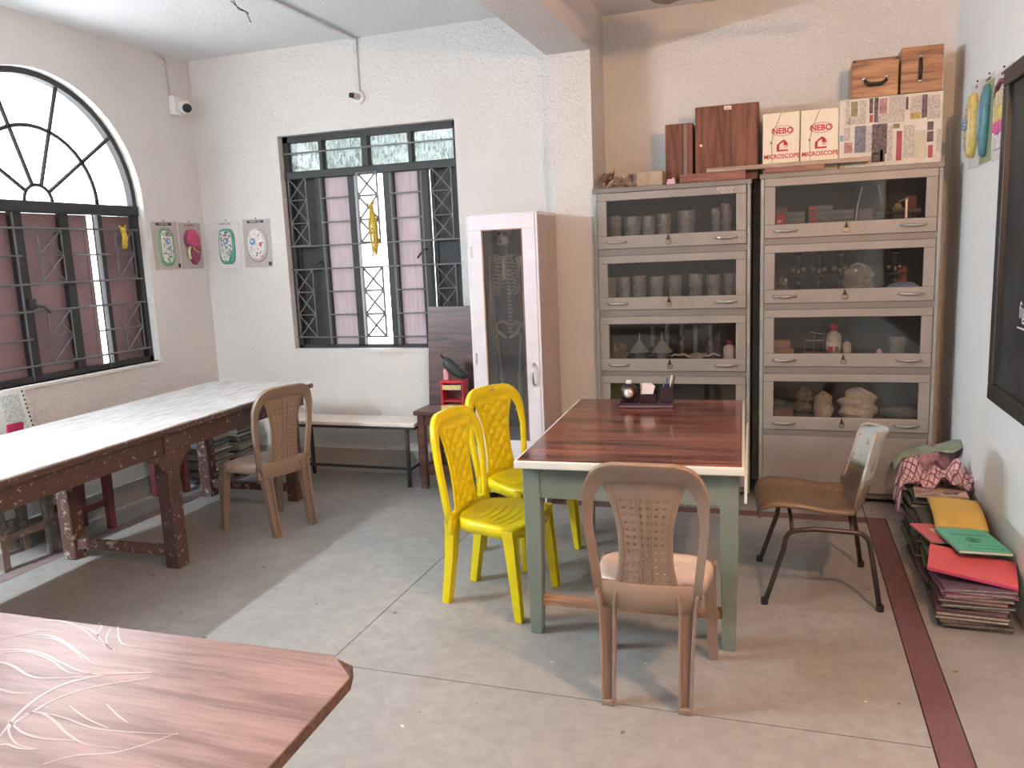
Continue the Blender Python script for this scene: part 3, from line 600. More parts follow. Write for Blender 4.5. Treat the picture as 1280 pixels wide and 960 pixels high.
# -------- glassware and bottles
def vessel(name, label, cat, x, y, z, prof, mat, group, extra=None, n=18):
    t = thing(name, label, cat, (x, y, z), group=group); MB().lathe(prof, (0, 0, 0), n).build('wall', mat, t, True)
    if extra: extra(t)
    return t
def jar_prof(r, h): return [(r*.9, 0), (r, .006), (r, h*.9), (r*1.06, h), (r*.96, h), (r*.93, h*.88), (r*.93, .012), (.002, .012)]
pinkl_m = plain('pale_pink_label', (.50, .36, .34), .7, var=.3, vs_=40)
words1 = ('leftmost', 'second from left', 'third from left', 'fourth from left', 'fifth from left', 'tall, sixth from left', 'tall, rightmost')
for i, (a, w, h, lab) in enumerate(((105, .040, .15, 1), (258, .058, .14, 1), (412, .040, .14, 1), (550, .044, .15, 1), (755, .056, .16, 1), (1022, .031, .165, 0), (1122, .034, .19, 0))):
    x = ony(755+a/7.314, 280, CY+.14).x; z = SH(DL, 0)
    ex = (lambda w, h: (lambda t: (MB().lathe([(w*.94, .015), (w*.94, h*.75)], (0, 0, 0), 16).build('label_paper', pinkl_m, t, True)) ))(w*.97, h) if lab else None
    vessel('specimen_jar', 'glass jar on the top shelf of the beaker cabinet, '+words1[i], 'jar', x, CY+.14+.02*(i % 2), z+.0005, jar_prof(w, h), lab_m, 'jars on the top shelf', ex)
words2 = ('leftmost', 'second', 'third', 'fourth', 'fifth', 'sixth', 'seventh', 'rightmost')
for i, a in enumerate((105, 215, 345, 505, 670, 850, 1010, 1165)):
    x = ony(750+a/7.11, 360, CY+.14).x-(.012 if i == 0 else 0)+(.006 if i == 2 else 0)
    vessel('beaker', 'glass beaker on the second shelf of the beaker cabinet, %s of eight' % words2[i], 'beaker', x, CY+.14, SH(DL, 1)+.0005, jar_prof(.044, .142+.004*(i % 3)), lab_m, 'beakers on the second shelf')
fun_m = translucent('cloudy_funnel_plastic', (.62, .66, .62), .4, .15)
for i, (a, s) in enumerate(((350, 1.0), (550, 1.1))):
    x = ony(750+a/7.11, 430, CY+.13).x; t = thing('funnel', 'cloudy plastic funnel upside down on a shelf, '+('dimmer left one' if i == 0 else 'clearer right one'), 'funnel', (x, CY+.13, SH(DL, 2)+.0005), group='funnels')
    MB().lathe([(.03*s, .0), (.03*s, .045), (.066*s, .045), (.058*s, .055), (.012*s, .118), (.006*s, .125), (.005*s, .175)], n=20).build('cone', fun_m, t, True); MB().lathe([(.034*s, 0), (.034*s, .004)], n=16).build('rim', fun_m, t)
for i, (a, h) in enumerate(((470, .25), (595, .24), (728, .25), (850, .22), (985, .24))):
    x = ony(750+a/7.11, 430, CY+.27).x
    vessel('measuring_cylinder', 'glass measuring cylinder at the back of the funnel shelf, '+('first', 'second', 'third', 'fourth', 'fifth')[i]+' from left', 'cylinder', x, CY+.27, SH(DL, 2)+.0005, [(.035, 0), (.035, .008), (.014, .012)]+jar_prof(.018, h)[2:6]+[(.012, .02)], lab_m, 'measuring cylinders', n=14)
def bottle(name, label, x, y, z, r, h, body, cap, lab=None):
    t = thing(name, label, 'bottle', (x, y, z))
    MB().lathe([(r*.9, 0), (r, .004), (r, h*.62), (r*.85, h*.70), (r*.42, h*.78), (r*.42, h*.82)], n=18).build('body', body, t, True)
    MB().lathe([(r*.50, h*.80), (r*.52, h), (r*.46, h*1.01)], n=14).build('cap', cap, t, True)
    if lab: MB().lathe([(r*1.015, h*.08), (r*1.015, h*.45)], n=18).build('label_wrap', lab, t, True)
    return t
x = ony(750+1150/7.11, 430, CY+.08).x
bottle('white_bottle', 'white plastic bottle with dark pink cap on the funnel shelf', x, CY+.08, SH(DL, 2)+.0005, .038, .125, white_m, plain('dark_pink_cap', (.45, .04, .12), .4))
t = tag(MB().sheet(lambda u, v: (ony(750+(640+430*u)/7.11, 445, CY+.1).x, CY+.06+.12*v, SH(DL, 2)+.024+.014*math.sin(u*9)*math.sin(v*3+1)+.004*math.sin(u*31)), 30, 6).build('paper_bundle', paper_m, None, True, solid=.006), 'crumpled white paper bundle lying beside the white bottle', 'paper')
sack_m = plain('dusty_brown_cloth', (.22, .18, .14), .9, var=.2, vs_=20)
def lump(name, label, cat, c, r, mat, seed=1, amp=.18, n=22, flat=True):
    rnd = random.Random(seed); ph = [(rnd.uniform(2, 7), rnd.uniform(2, 7), rnd.uniform(0, 6), rnd.uniform(.3, 1)) for _ in range(6)]
    def fn(u, v):
        a = u*2*PI; e = (v-.5)*PI; k = 1+amp*sum(w*math.sin(p*math.cos(a)+q*math.sin(e)*2+s+math.sin(a)*p) for p, q, s, w in ph)/3
        z = r[2]*math.sin(e)*k
        if flat: z = max(z, -r[2]*.55)
        return (r[0]*math.cos(e)*math.cos(a)*k, r[1]*math.cos(e)*math.sin(a)*k, z+r[2]*.55)
    o = tag(MB().sheet(fn, n, n//2).build(name, mat, None, False), label, cat); o.location = c; return o
lump('cloth_bundle', 'dusty brown cloth bundle in the left corner of the funnel shelf', 'cloth', (ony(750+160/7.11, 440, CY+.14).x, CY+.14, SH(DL, 2)+.0005), (.07, .08, .07), sack_m, 4)
lump('cloth_bundle', 'small pale bundle behind the desk organiser in the lowest glass shelf', 'cloth', (-1.0, CY+.14, SH(DL, 3)+.0005), (.06, .07, .05), plain('pale_bundle', (.4, .38, .36), .8), 9)
# -------- right cabinet
teal_m = plain('teal_slide_box', (.17, .22, .22), .6); k = 0; zr = SH(DR, 0)
names = 'bottom second third top fifth'.split()
for a0, a1, nb, who in ((60, 288, 4, 'left stack'), (302, 660, 4, 'right stack')):
    for j in range(nb):
        x0, x1 = ony(960+a0/6.095, 270, CY+.10).x, ony(960+a1/6.095, 270, CY+.10).x
        if j == 3: x1 = x0+(x1-x0)*(.4 if a0 < 100 else .55)
        t = thing('slide_box', 'flat teal slide box in the %s, %s box' % (who, names[j]), 'box', ((x0+x1)/2, CY+.10, zr+.0005+j*.0305), group='teal slide boxes'); w = (x1-x0)/2-.003
        MB().box(-w, w, 0, .18, 0, .030).build('carton', teal_m, t, bev=.002); MB().box(-w+.01, -w+.05, -.001, .001, .006, .024).build('red_print', print_m, t); MB().box(w-.06, w-.01, -.001, .001, .010, .020).build('grey_print', grey_print_m, t)
t = thing('red_packet', 'bright red packet in front of the teal slide boxes', 'packet', (ony(960+97/6.095, 278, CY+.06).x, CY+.05, zr+.0005)); MB().box(-.028, .028, 0, .04, 0, .075).build('carton', red_m, t, bev=.002); MB().box(-.02, .005, -.001, .001, .03, .045).build('white_print', paper_m, t)
BA = thing('balance_stand', 'dark apparatus with a leaning pale rod on the top microscope shelf', 'apparatus', (ony(960+740/6.095, 275, CY+.12).x, CY+.12, zr+.0005))
MB().box(-.045, .045, -.03, .03, 0, .09).build('housing', plain('dull_olive_grey', (.18, .17, .15), .5), BA, bev=.004); MB().tube([(-.055, -.02, .0), (-.045, -.02, .10), (-.022, -.02, .215)], .005, 6).build('rod', plain('pale_brass', (.6, .52, .4), .3, .6), BA); MB().tube([(.04, -.01, .05), (.165, -.01, .055)], .022, 10).build('barrel', black_m, BA, True); MB().tube([(.09, .05, .12), (.075, .05, .22)], .004, 6).build('thin_rod', handle_m, BA)
CLP = thing('clamp_head', 'chrome clamp on a dark block at the right end of the top shelf', 'clamp', (ony(960+1030/6.095, 270, CY+.09).x, CY+.085, zr+.0005))
MB().box(-.06, .05, -.02, .03, 0, .05).build('block', black_m, CLP, bev=.006); MB().box(.004, .018, -.03, -.02, .02, .13).build('jaw', handle_m, CLP, bev=.002); MB().tube([(-.03, -.02, .115), (.02, -.02, .135)], .007, 8).build('screw', handle_m, CLP); MB().tube([(-.06, 0, .07), (.09, 0, .06)], .016, 8).build('bar', plain('brown_bar', (.2, .13, .1), .5), CLP); MB().ball((-.03, 0, .09), .022, 8).build('knob', kraft_m, CLP, True)
tag(MB().box(ony(960+1050/6.095, 265, CY+.18).x, ony(960+1130/6.095, 265, CY+.18).x, CY+.18, CY+.24, zr+.0005, zr+.15).build('red_carton', plain('dull_red_card', (.32, .1, .07), .7), bev=.003), 'dull red carton behind the chrome clamp', 'box')
def microscope(t):
    b = MB(); b.prism([(-.05, 0), (.05, 0), (.045, .02), (-.045, .02)], 1, -.06, .06); b.build('base', black_m, t, bev=.004)
    MB().tube([(0, .045, .02), (0, .055, .08), (0, .05, .14), (0, .02, .175)], [.016, .018, .016, .012], 8).build('arm', black_m, t, True)
    MB().box(-.05, .05, -.045, .04, .085, .095).build('stage', black_m, t, bev=.002)
    tb = MB().lathe([(.012, .135), (.017, .14), (.017, .20), (.014, .205), (.014, .225), (.018, .227), (.018, .235)], (0, 0, 0), 12).build('tube', black_m, t, True)
    MB().lathe([(.006, .103), (.010, .11), (.010, .135)], (0, 0, 0), 10).build('objective', handle_m, tb, True); MB().lathe([(.0185, .210), (.0185, .216)], (0, 0, 0), 12).build('collar', handle_m, tb, True)
    for s in (-1, 1): MB().tube([(s*.015, .05, .13), (s*.045, .05, .13)], .014, 10).build('focus_knob', handle_m, t, True)
    MB().ball((0, 0, .05), (.012, .005, .012), 10).build('mirror', cab_m, t, True)
ms = None
for i, a in enumerate((238, 398, 562, 990)):
    loc = (ony(960+a/6.24, 345, CY+.17).x, CY+.17, SH(DR, 1)+.0005)
    if ms is None: ms = thing('microscope', '', 'microscope', loc, group='black microscopes on a shelf'); microscope(ms); o = ms
    else: o = copy_tree(ms); o.location = loc
    o['label'] = 'black microscope on the dark second shelf, '+('leftmost of four', 'second from left', 'third from left, beside the plastic bag', 'rightmost, behind the blue cloth')[i]
poly_m = pane_mat('polythene', (.75, .75, .74), .14, .35, (.62, .60, .56))
lump('polythene_bag', 'clear crinkled plastic bag among the microscopes', 'bag', (ony(960+705/6.24, 350, CY+.07).x, CY+.065, SH(DR, 1)+.0005), (.085, .032, .10), poly_m, 11, .3, 30)
lump('crumpled_wrapper', 'small crumpled shiny wrapper left of the microscopes', 'wrapper', (ony(960+110/6.24, 350, CY+.08).x, CY+.08, SH(DR, 1)+.0005), (.04, .04, .055), plain('crumpled_foil', (.35, .33, .30), .3, .6), 5, .45, 20)
lump('blue_cloth', 'pale blue cloth heap in front of the rightmost microscope', 'cloth', (ony(960+1050/6.24, 355, CY+.08).x, CY+.065, SH(DR, 1)+.0005), (.085, .032, .028), plain('pale_blue_cloth', (.30, .42, .68), .8), 6, .2, 24)
tag(MB().box(ony(960+1020/6.24, 345, CY+.15).x, ony(960+1100/6.24, 345, CY+.15).x, CY+.245, CY+.285, SH(DR, 1)+.0005, SH(DR, 1)+.13).build('red_carton', plain('brick_red_card', (.45, .10, .06), .6), bev=.003), 'brick red carton standing behind the blue cloth', 'box')
z3 = SH(DR, 2)+.0005
tan3 = plain('tan_wood_block', (.46, .27, .19), .6)
for j, (w, h, z) in enumerate(((.155, .034, 0), (.135, .05, .0345))):
    x0 = ony(962, 435, CY+.12).x-.01
    tag(MB().box(x0, x0+w, CY+.10, CY+.20, z3+z, z3+z+h).build('wooden_slide_box', tan3, bev=.003), ('larger flat' if j == 0 else 'smaller')+' tan wooden box '+('under the other one' if j == 0 else 'on top of the flat one')+' on the bottle shelf', 'box', 'tan boxes')
RK = thing('test_tube_rack', 'small wire rack left of the red-capped bottle', 'rack', (ony(960+370/6.4, 430, CY+.18).x, CY+.18, z3)); MB().box(-.06, .06, -.02, .02, 0, .006).build('base', handle_m, RK)
MB().box(-.06, .06, -.02, .02, .075, .08).build('upper_plate', handle_m, RK)
for x in (-.055, 0, .055): MB().tube([(x, 0, 0), (x, 0, .13 if x == 0 else .1)], .004, 6).build('post', handle_m, RK)
MB().tube([(-.03, 0, .13), (.06, 0, .115)], .004, 6).build('top_arm', handle_m, RK)
milk_m = plain('cloudy_plastic', (.62, .62, .60), .35)
def prlabel(t, r, h, s):
    for k_ in range(2): MB().box(-r*.75+k_*r*.85, -r*.15+k_*r*.75, -r*1.03, -r*.9, h*.13, h*.30).build('label_print', print_m if k_ == 0 else grey_print_m, t)
o = bottle('reagent_bottle', 'clear plastic bottle with red cap and white label on the third shelf', ony(960+525/6.4, 430, CY+.07).x, CY+.07, z3, .043, .185, milk_m, red_m, paper_m); prlabel(o, .043, .185, 1)
o = bottle('reagent_bottle', 'small bottle with blue cap beside the red-capped bottle', ony(960+632/6.4, 430, CY+.07).x, CY+.07, z3, .024, .105, milk_m, bluecap_m, paper_m)
vessel('specimen_jar', 'cloudy jar near the right end of the bottle shelf', 'jar', ony(960+1030/6.4, 430, CY+.2).x, CY+.2, z3, jar_prof(.05, .09), lab_m, 'jars')
lump('crumpled_wrapper', 'tiny white scrap lying on the bottle shelf', 'wrapper', (ony(960+890/6.4, 435, CY+.12).x, CY+.12, z3), (.018, .012, .018), paper_m, 8, .3, 12)
z4 = SH(DR, 3)+.0005
lump('polythene_bag', 'large whitish polythene bag in the middle of the lowest glass shelf', 'bag', (ony(960+715/6.4, 520, CY+.12).x, CY+.12, z4), (.105, .08, .115), plain('milky_polythene', (.78, .74, .66), .3, var=.2, vs_=14), 12, .22, 34)
lump('polythene_bag', 'smaller pale bag left of the large polythene bag', 'bag', (ony(960+440/6.4, 520, CY+.10).x, CY+.10, z4), (.058, .06, .10), plain('milky_pink_polythene', (.66, .56, .50), .3, var=.2, vs_=14), 13, .15, 28)
lump('crumpled_wrapper', 'shiny crumpled wrapping at the left of the lowest glass shelf', 'wrapper', (ony(960+285/6.4, 515, CY+.17).x, CY+.20, z4), (.055, .05, .10), plain('crumpled_cellophane', (.28, .25, .23), .25, .4), 14, .4, 26)
tag(MB().box(ony(960+50/6.4, 525, CY+.1).x, ony(960+200/6.4, 525, CY+.1).x, CY+.1, CY+.2, z4, z4+.04).build('pink_packet', plain('dusty_pink_packet', (.33, .20, .19), .6), bev=.004), 'dusty pink packet at the left end of the lowest glass shelf', 'packet')
for j in range(4):
    o = tag(MB().lathe([(.06, 0), (.09, .004), (.115, .014), (.118, .016), (.088, .008), (.002, .006)], n=26).build('plate', plain('pale_grey_plate', (.52, .56, .56), .35) if j == 0 else MATS['pale_grey_plate'], None, True), 'pale plate on the lowest glass shelf, %s of the nested four' % ('bottom', 'second from bottom', 'third from bottom', 'topmost')[j], 'plate', 'nested plates'); o.location = (ony(960+1060/6.4, 525, CY+.17).x, CY+.17, z4+j*.009)
# ------------------------------------------------------------------ things on top of the cabinets
TL, TR, BY = 1.9855, 2.0085, 5.24
def rel(px, py, y=BY): return ony(px, py, y)
def tb(a, c): return (740+a/2.667, 20+c/2.667)
t = thing('wooden_box', 'narrow dark wooden box behind the tall mahogany box', 'box', (-.635, 5.29, TL)); MB().box(-.085, .085, 0, .24, 0, .375).build('case', mahog_m, t, bev=.003); MB().box(.03, .05, -.002, .003, .005, .37).build('edge_strip', plain('dull_grey_strip', (.22, .18, .16), .6), t)
t = thing('wooden_box', 'tall mahogany wooden box with keyhole and paper tag', 'box', (-.342, BY, TL+.0)); MB().box(-.187, .187, .012, .29, 0, .456).build('case', mahog_m, t, bev=.004)
do = MB().box(-.187, .178, 0, .0125, .003, .453).build('door', mahog_m, t, bev=.002); MB().lathe([(.008, 0), (.008, .004)], (-.152, 0, .225), 12, (PI/2, 0, 0)).build('keyhole', paper_m, do); MB().box(-.015, .028, -.0015, .001, .425, .447).build('paper_tag', paper_m, do); MB().box(-.008, .02, -.002, 0, .431, .435).build('tag_print', print_m, do)
def scope_logo(t, x, z, s):
    m = MB()
    def q(*p): m.prism([(x+a*s, z+b*s) for a, b in p], 1, -.0016, .0005)
    q((-.5, -.5), (.5, -.5), (.5, -.36), (-.28, -.36), (-.28, -.2), (-.5, -.2)); q((-.5, -.22), (-.28, -.22), (-.28, .1), (-.5, .1)); q((-.5, .08), (-.28, .08), (.14, .42), (.02, .52)); q((.0, .44), (.14, .54), (.22, .46), (.1, .34)); q((.08, .36), (.24, .46), (.38, .02), (.12, .02)); q((.22, .46), (.4, .30), (.5, .05), (.38, .02))
    m.build('microscope_emblem', print_m, t)
    for k_ in (-.05, -.17): text('STUDENT', .006, print_m, t, face_y((x+.02, -.0012, z+k_*s)))
for i, (x0, x1) in enumerate(((-.131, .078), (.084, .294))):
    xc = (x0+x1)/2; t = thing('microscope_carton', 'cream cardboard microscope carton with red print, '+('beside the mahogany box' if i == 0 else 'beside the newspaper-wrapped carton'), 'carton', (xc, BY+.01, TR), group='cream microscope cartons'); w = (x1-x0)/2
    MB().box(-w, w, 0, .24, 0, .357).build('carton_body', carton_m, t, bev=.003); MB().box(-w+.002, w-.002, .003, .238, .357, .360).build('flap', kraft_m, t)
    text('NEBO', .047, print_m, t, face_y((.008, -.001, .25)), bold=.0012, sx=.95)
    MB().tube([(.008+.062*math.cos(a*2*PI/28), -.0008, .252+.029*math.sin(a*2*PI/28)) for a in range(29)], .0012, 4).build('oval_print', print_m, t)
    scope_logo(t, .008, .165, .065); text('MICROSCOPE', .036, print_m, t, face_y((.004, -.001, .103)), bold=.0008, sx=.92)
    cord = MB().tube([(.0, -.002, .357), (-.03, -.003, .28), (-.055, -.003, .19), (-.055, -.003, .19), (-.05, -.003, .08), (-.05, -.002, .01)], .0012, 4).build('string', plain('grey_string', (.25, .22, .2), .8) if i == 0 else MATS['grey_string'], t); MB().ball((-.056, -.004, .185), .006, 6).build('knot', MATS['grey_string'], cord)
# newspaper-wrapped carton
NC = thing('wrapped_carton', 'large carton wrapped in printed newspaper under the two brown cases', 'carton', (.567, BY, TR)); nm = plain('newsprint', (.74, .70, .63), .75, var=.08, vs_=16)
MB().box(-.27, .27, 0, .31, 0, .395).build('carton_body', nm, NC, bev=.004); MB().box(-.271, .271, -.002, .002, .195, .203).build('paper_fold', paper_m, NC)
m_, ns, ls, bb = new_mat('column_text'); wv = ns.new('ShaderNodeTexWave'); wv.bands_direction = 'Z'; wv.inputs['Scale'].default_value = 55; wv.inputs['Distortion'].default_value = 1.5; ls.new(coords(ns, ls), wv.inputs[0]); ls.new(mix(ns, ls, ramp(ns, ls, wv.outputs[1], ((.3, (.30, .27, .25)), (.6, (.60, .55, .50)))), (.66, .61, .55), ramp(ns, ls, noise(ns, ls, coords(ns, ls, (2.2, 1, 1)), 70, 3), ((.48, (0, 0, 0)), (.56, (1, 1, 1))))), bb.inputs[0]); bb.inputs['Roughness'].default_value = .8
prints = {'txt': m_, 'dk': plain('dark_photo_print', (.16, .12, .13), .7, var=.5, vs_=50), 'bl': plain('slate_print', (.22, .22, .27), .7, var=.3, vs_=40), 'rd': plain('faded_red_print', (.42, .10, .11), .7, var=.2), 'gn': plain('olive_print', (.28, .27, .15), .7, var=.3, vs_=30), 'pk': plain('pink_print', (.50, .27, .27), .7, var=.4, vs_=50), 'ye': plain('ochre_print', (.52, .40, .16), .7, var=.3, vs_=40), 'cr': plain('cream_print', (.66, .62, .48), .7, var=.1), 'sk': plain('sky_print', (.28, .42, .55), .7)}
def np_(a0, a1, c0, c1, key):                           # rectangle traced on the 8.533x crop of the wrapped carton
    p = ony(1040+a0/8.533, 110+c0/8.533, BY); q = ony(1040+a1/8.533, 110+c1/8.533, BY); MB().box(p.x-.567, q.x-.567, -.0022, .001, q.z-TR, p.z-TR).build('print_block', prints[key], NC)
for r in ((150, 185, 140, 390, 'txt'), (205, 272, 150, 300, 'gn'), (295, 360, 140, 300, 'txt'), (180, 360, 315, 380, 'txt'), (402, 435, 110, 270, 'dk'), (402, 435, 290, 365, 'rd'), (455, 490, 105, 365, 'dk'), (510, 585, 115, 270, 'pk'), (610, 775, 90, 255, 'txt'), (490, 770, 285, 355, 'txt'), (790, 812, 95, 230, 'dk'), (840, 950, 85, 240, 'txt'), (835, 945, 262, 325, 'ye'), (965, 980, 70, 320, 'dk'), (992, 1012, 70, 310, 'dk'), (1025, 1150, 80, 230, 'txt'), (1015, 1150, 240, 320, 'txt'),
          (130, 190, 430, 560, 'txt'), (130, 215, 585, 690, 'pk'), (85, 122, 510, 570, 'sk'), (245, 355, 410, 685, 'bl'), (360, 420, 410, 680, 'txt'), (430, 580, 390, 700, 'dk'), (420, 560, 700, 785, 'dk'), (515, 540, 660, 780, 'rd'), (590, 640, 400, 770, 'txt'), (655, 720, 385, 425, 'gn'), (690, 738, 460, 770, 'rd'), (765, 870, 400, 740, 'txt'), (885, 985, 460, 740, 'cr'), (1020, 1080, 360, 445, 'dk'), (1015, 1078, 465, 570, 'dk'), (1025, 1070, 610, 740, 'rd'), (1120, 1150, 440, 690, 'txt')): np_(*r)
def leather_handle(t, pts, c0, c1, up):
    h_ = MB().tube(pts, [.006, .009, .010, .010, .009, .006], 8).build('handle', dark_m, t, True)
    for c in (c0, c1): MB().ball(c, (.012, .006, .012), 8).build('handle_mount', handle_m, h_, True)
t = thing('wooden_case', 'brown plywood case with horizontal black handle on the wrapped carton', 'case', (.483, BY+.01, TR+.3955)); MB().box(-.124, .122, 0, .28, 0, .212).build('case_body', tan_m, t, bev=.004)
leather_handle(t, [(-.055, -.004, .10), (-.054, -.022, .085), (-.03, -.032, .068), (.03, -.032, .068), (.056, -.022, .085), (.057, -.004, .10)], (-.058, -.003, .105), (.06, -.003, .105), 0)
for s in (-1, 1): MB().box(s*.112-.008, s*.112+.008, -.002, .002, .198, .208).build('corner_pin', dark_m, t)
t = thing('wooden_case', 'taller brown plywood case with upright black handle by the right wall', 'case', (.722, BY+.0, TR+.3955)); MB().box(-.108, .108, 0, .28, 0, .25).build('case_body', tan_m, t, bev=.004)
leather_handle(t, [(-.01, -.004, .185), (-.01, -.022, .18), (-.01, -.034, .15), (-.01, -.034, .10), (-.01, -.022, .075), (-.01, -.004, .07)], (-.008, -.003, .19), (-.008, -.003, .065), 1)
for j in range(11): MB().box(.104, .1085, -.0015, .002, .02+j*.021, .028+j*.021).build('edge_tack', handle_m, t)
# trays, plank and oddments
rt_m = wood('reddish_tray_wood', (.27, .11, .085), (.36, .16, .12), 0)
for x0, x1, z, lab in ((-.615, -.225, TL, 'shallow reddish wooden tray at the front of the beaker cabinet top'), (-.118, .215, TR, 'dark reddish wooden tray under the long plank on the microscope cabinet')):
    t = thing('wooden_tray', lab, 'tray', ((x0+x1)/2, 5.155, z)); w = (x1-x0)/2; hh = .052 if z == TL else .030
    MB().box(-w, w, 0, .078, 0, .006).build('tray_bottom', dkwood_m, t); MB().box(-w, w, 0, .008, .006, hh).build('tray_side', rt_m, t); MB().box(-w, w, .07, .078, .006, hh).build('tray_side', rt_m, t)
    for s in (-1, 1): MB().box(s*(w-.004)-.004, s*(w-.004)+.004, .008, .07, .006, hh).build('tray_end', rt_m, t)
o = tag(MB().box(-.455, .455, 0, .078, 0, .026).build('wooden_plank', wood('dusty_plank', (.40, .31, .25), (.50, .40, .33), 0), bev=.003), 'long dusty wooden plank bridging the tops of both cabinets', 'plank'); o.location = (.0, 5.152, 2.0395)
t = thing('small_carton', 'small tan cardboard carton between the crumpled wrapping and the tray', 'carton', (-.80, 5.17, TL)); MB().box(-.084, .078, 0, .12, 0, .088).build('carton_body', plain('tan_cardboard', (.42, .33, .24), .75), t, bev=.003); MB().box(-.03, .0, -.001, .001, 0, .088).build('tape', plain('brown_tape', (.36, .27, .19), .5), t)
tag(MB().prism([(-.70, TL), (-.64, TL), (-.645, TL+.02), (-.65, TL+.042), (-.67, TL+.03), (-.69, TL+.034)], 1, 5.16, 5.20).build('pink_eraser', plain('pale_pink', (.68, .45, .52), .6), bev=.003), 'little pale pink lump beside the small tan carton', 'eraser')
def crumple(name, label, cat, c, r, mat, seed, n=26, parent=None):
    rnd = random.Random(seed); m = MB()
    for k_ in range(14):
        a = rnd.uniform(0, 6.28); p = Vector((rnd.uniform(-.7, .7)*r[0], rnd.uniform(-.6, .6)*r[1], rnd.uniform(.12, .62)*r[2])); d = Vector((math.cos(a)*r[0]*.5, math.sin(a)*r[1]*.5, rnd.uniform(-.1, .4)*r[2])); e = Vector((-math.sin(a)*r[0]*.4, math.cos(a)*r[1]*.4, rnd.uniform(.1, .5)*r[2]))
        q = [rnd.uniform(-.35, .35) for _ in range(4)]
        def fn(u, v): w = p+d*(u-.5)*1.2+e*(v-.5)*1.2+Vector((0, 0, r[2]*.25*(q[0]*math.sin(u*7)+q[1]*math.sin(v*6+1)+q[2]*math.sin((u+v)*8)))); w.z = max(.002, w.z); return w
        m.sheet(fn, 6, 6)
    o = tag(m.build(name, mat, parent, False, solid=.0012), label, cat); o.location = c; return o
crumple('crumpled_wrapping', 'crumpled brown plastic wrapping on the left end of the beaker cabinet', 'wrapping', (-1.03, 5.25, TL), (.125, .08, .125), plain('brown_cellophane', (.30, .22, .17), .28, var=.4, vs_=14), 21)
# ------------------------------------------------------------------ skeleton cabinet
SX0, SX1, SY0, SY1, SZ = -1.885, -1.425, 4.76, 5.185, 1.852
SCB = thing('display_cabinet', 'tall lilac-white cabinet with glass door holding a skeleton', 'cabinet', ((SX0+SX1)/2, SY0, 0)); w = (SX1-SX0)/2; d = SY1-SY0
b = MB(); b.box(-w, -w+.018, .018, d, 0, SZ); b.box(-w, w, .018, d, SZ-.018, SZ); b.box(-w, w, .018, d, .06, .078); b.build('carcass', lilac_m, SCB)
MB().box(w-.018, w, .018, d, 0, SZ-.018).build('side_panel', pinkside_m, SCB); MB().box(-w+.018, w-.018, d-.012, d, .078, SZ-.018).build('back_panel', plain('grey_backing', (.22, .22, .23), .7), SCB)
for s in (-1, 1): MB().box(s*w-.006-s*.006, s*w+.006-s*.006, .0, .018, 0, SZ).build('edge_strip', lilac_m, SCB)
gx0, gx1, gz0, gz1 = -w+.098, w-.098, .42, SZ-.098
dr = MB(); X = w-.013; dr.box(-X, X, -.004, .016, gz1, SZ-.006); dr.box(-X, X, -.004, .016, .08, gz0); dr.box(-X, gx0, -.004, .016, gz0, gz1); dr.box(gx1, X, -.004, .016, gz0, gz1)
do = dr.build('door', lilac_m, SCB, bev=.003)
e = MB(); e.box(gx0, gx0+.008, -.006, .014, gz0, gz1); e.box(gx1-.006, gx1, -.006, .014, gz0, gz1); e.box(gx0, gx1, -.006, .014, gz1-.006, gz1); e.build('glass_bead', woodbrown_m, do)
MB().box(gx0, gx1, .004, .008, gz0, gz1).build('glass_pane', skelglass_m, do)
MB().tube([(w-.05, -.004, .78), (w-.05, -.032, .80), (w-.05, -.036, .85), (w-.05, -.032, .90), (w-.05, -.004, .92)], .0065, 8).build('handle', handle_m, do, True)
for z in (1.62, .95, .3): MB().box(-w+.022, -w+.032, -.008, -.003, z-.035, z+.035).build('hinge', handle_m, do)
MB().box(-w+.018, w-.018, .03, d-.012, .40, .415).build('shelf', lilac_m, SCB)
kc = ony(633, 345, 4.98)
SK = thing('skeleton_model', 'model human skeleton hanging inside the tall glass-door cabinet', 'skeleton', (kc.x, 4.98, .45)); zz = lambda z: z-.45
m = MB(); m.ball((0, .01, zz(1.625)), (.052, .065, .058), 14); m.ball((0, -.03, zz(1.585)), (.036, .03, .035), 10); m.box(-.02, .02, -.062, -.03, zz(1.555), zz(1.575)); sk = m.build('skull', bone_m, SK, True)
for s in (-1, 1): MB().ball((s*.02, -.054, zz(1.597)), (.012, .008, .012), 8).build('eye_socket', dark_m, sk, True)
MB().tube([(-.04, -.005, zz(1.565)), (-.032, -.04, zz(1.535)), (0, -.058, zz(1.528)), (.032, -.04, zz(1.535)), (.04, -.005, zz(1.565))], .009, 8).build('jaw', bone_m, SK, True)
tag_ = MB().box(.0, .042, -.066, -.062, zz(1.535), zz(1.575)).build('white_tag', white_m, SK)
m = MB()
for k_ in range(24): z = 1.545-.0255*k_; m.ball((0, .035-.018*math.sin(k_/24*2*PI), zz(z)), (.013+.0004*k_, .013, .0105), 8)
m.build('spine', bone_m, SK, True); MB().box(-.012, .012, -.052, -.044, zz(1.30), zz(1.44)).build('sternum', bone_m, SK, bev=.003)
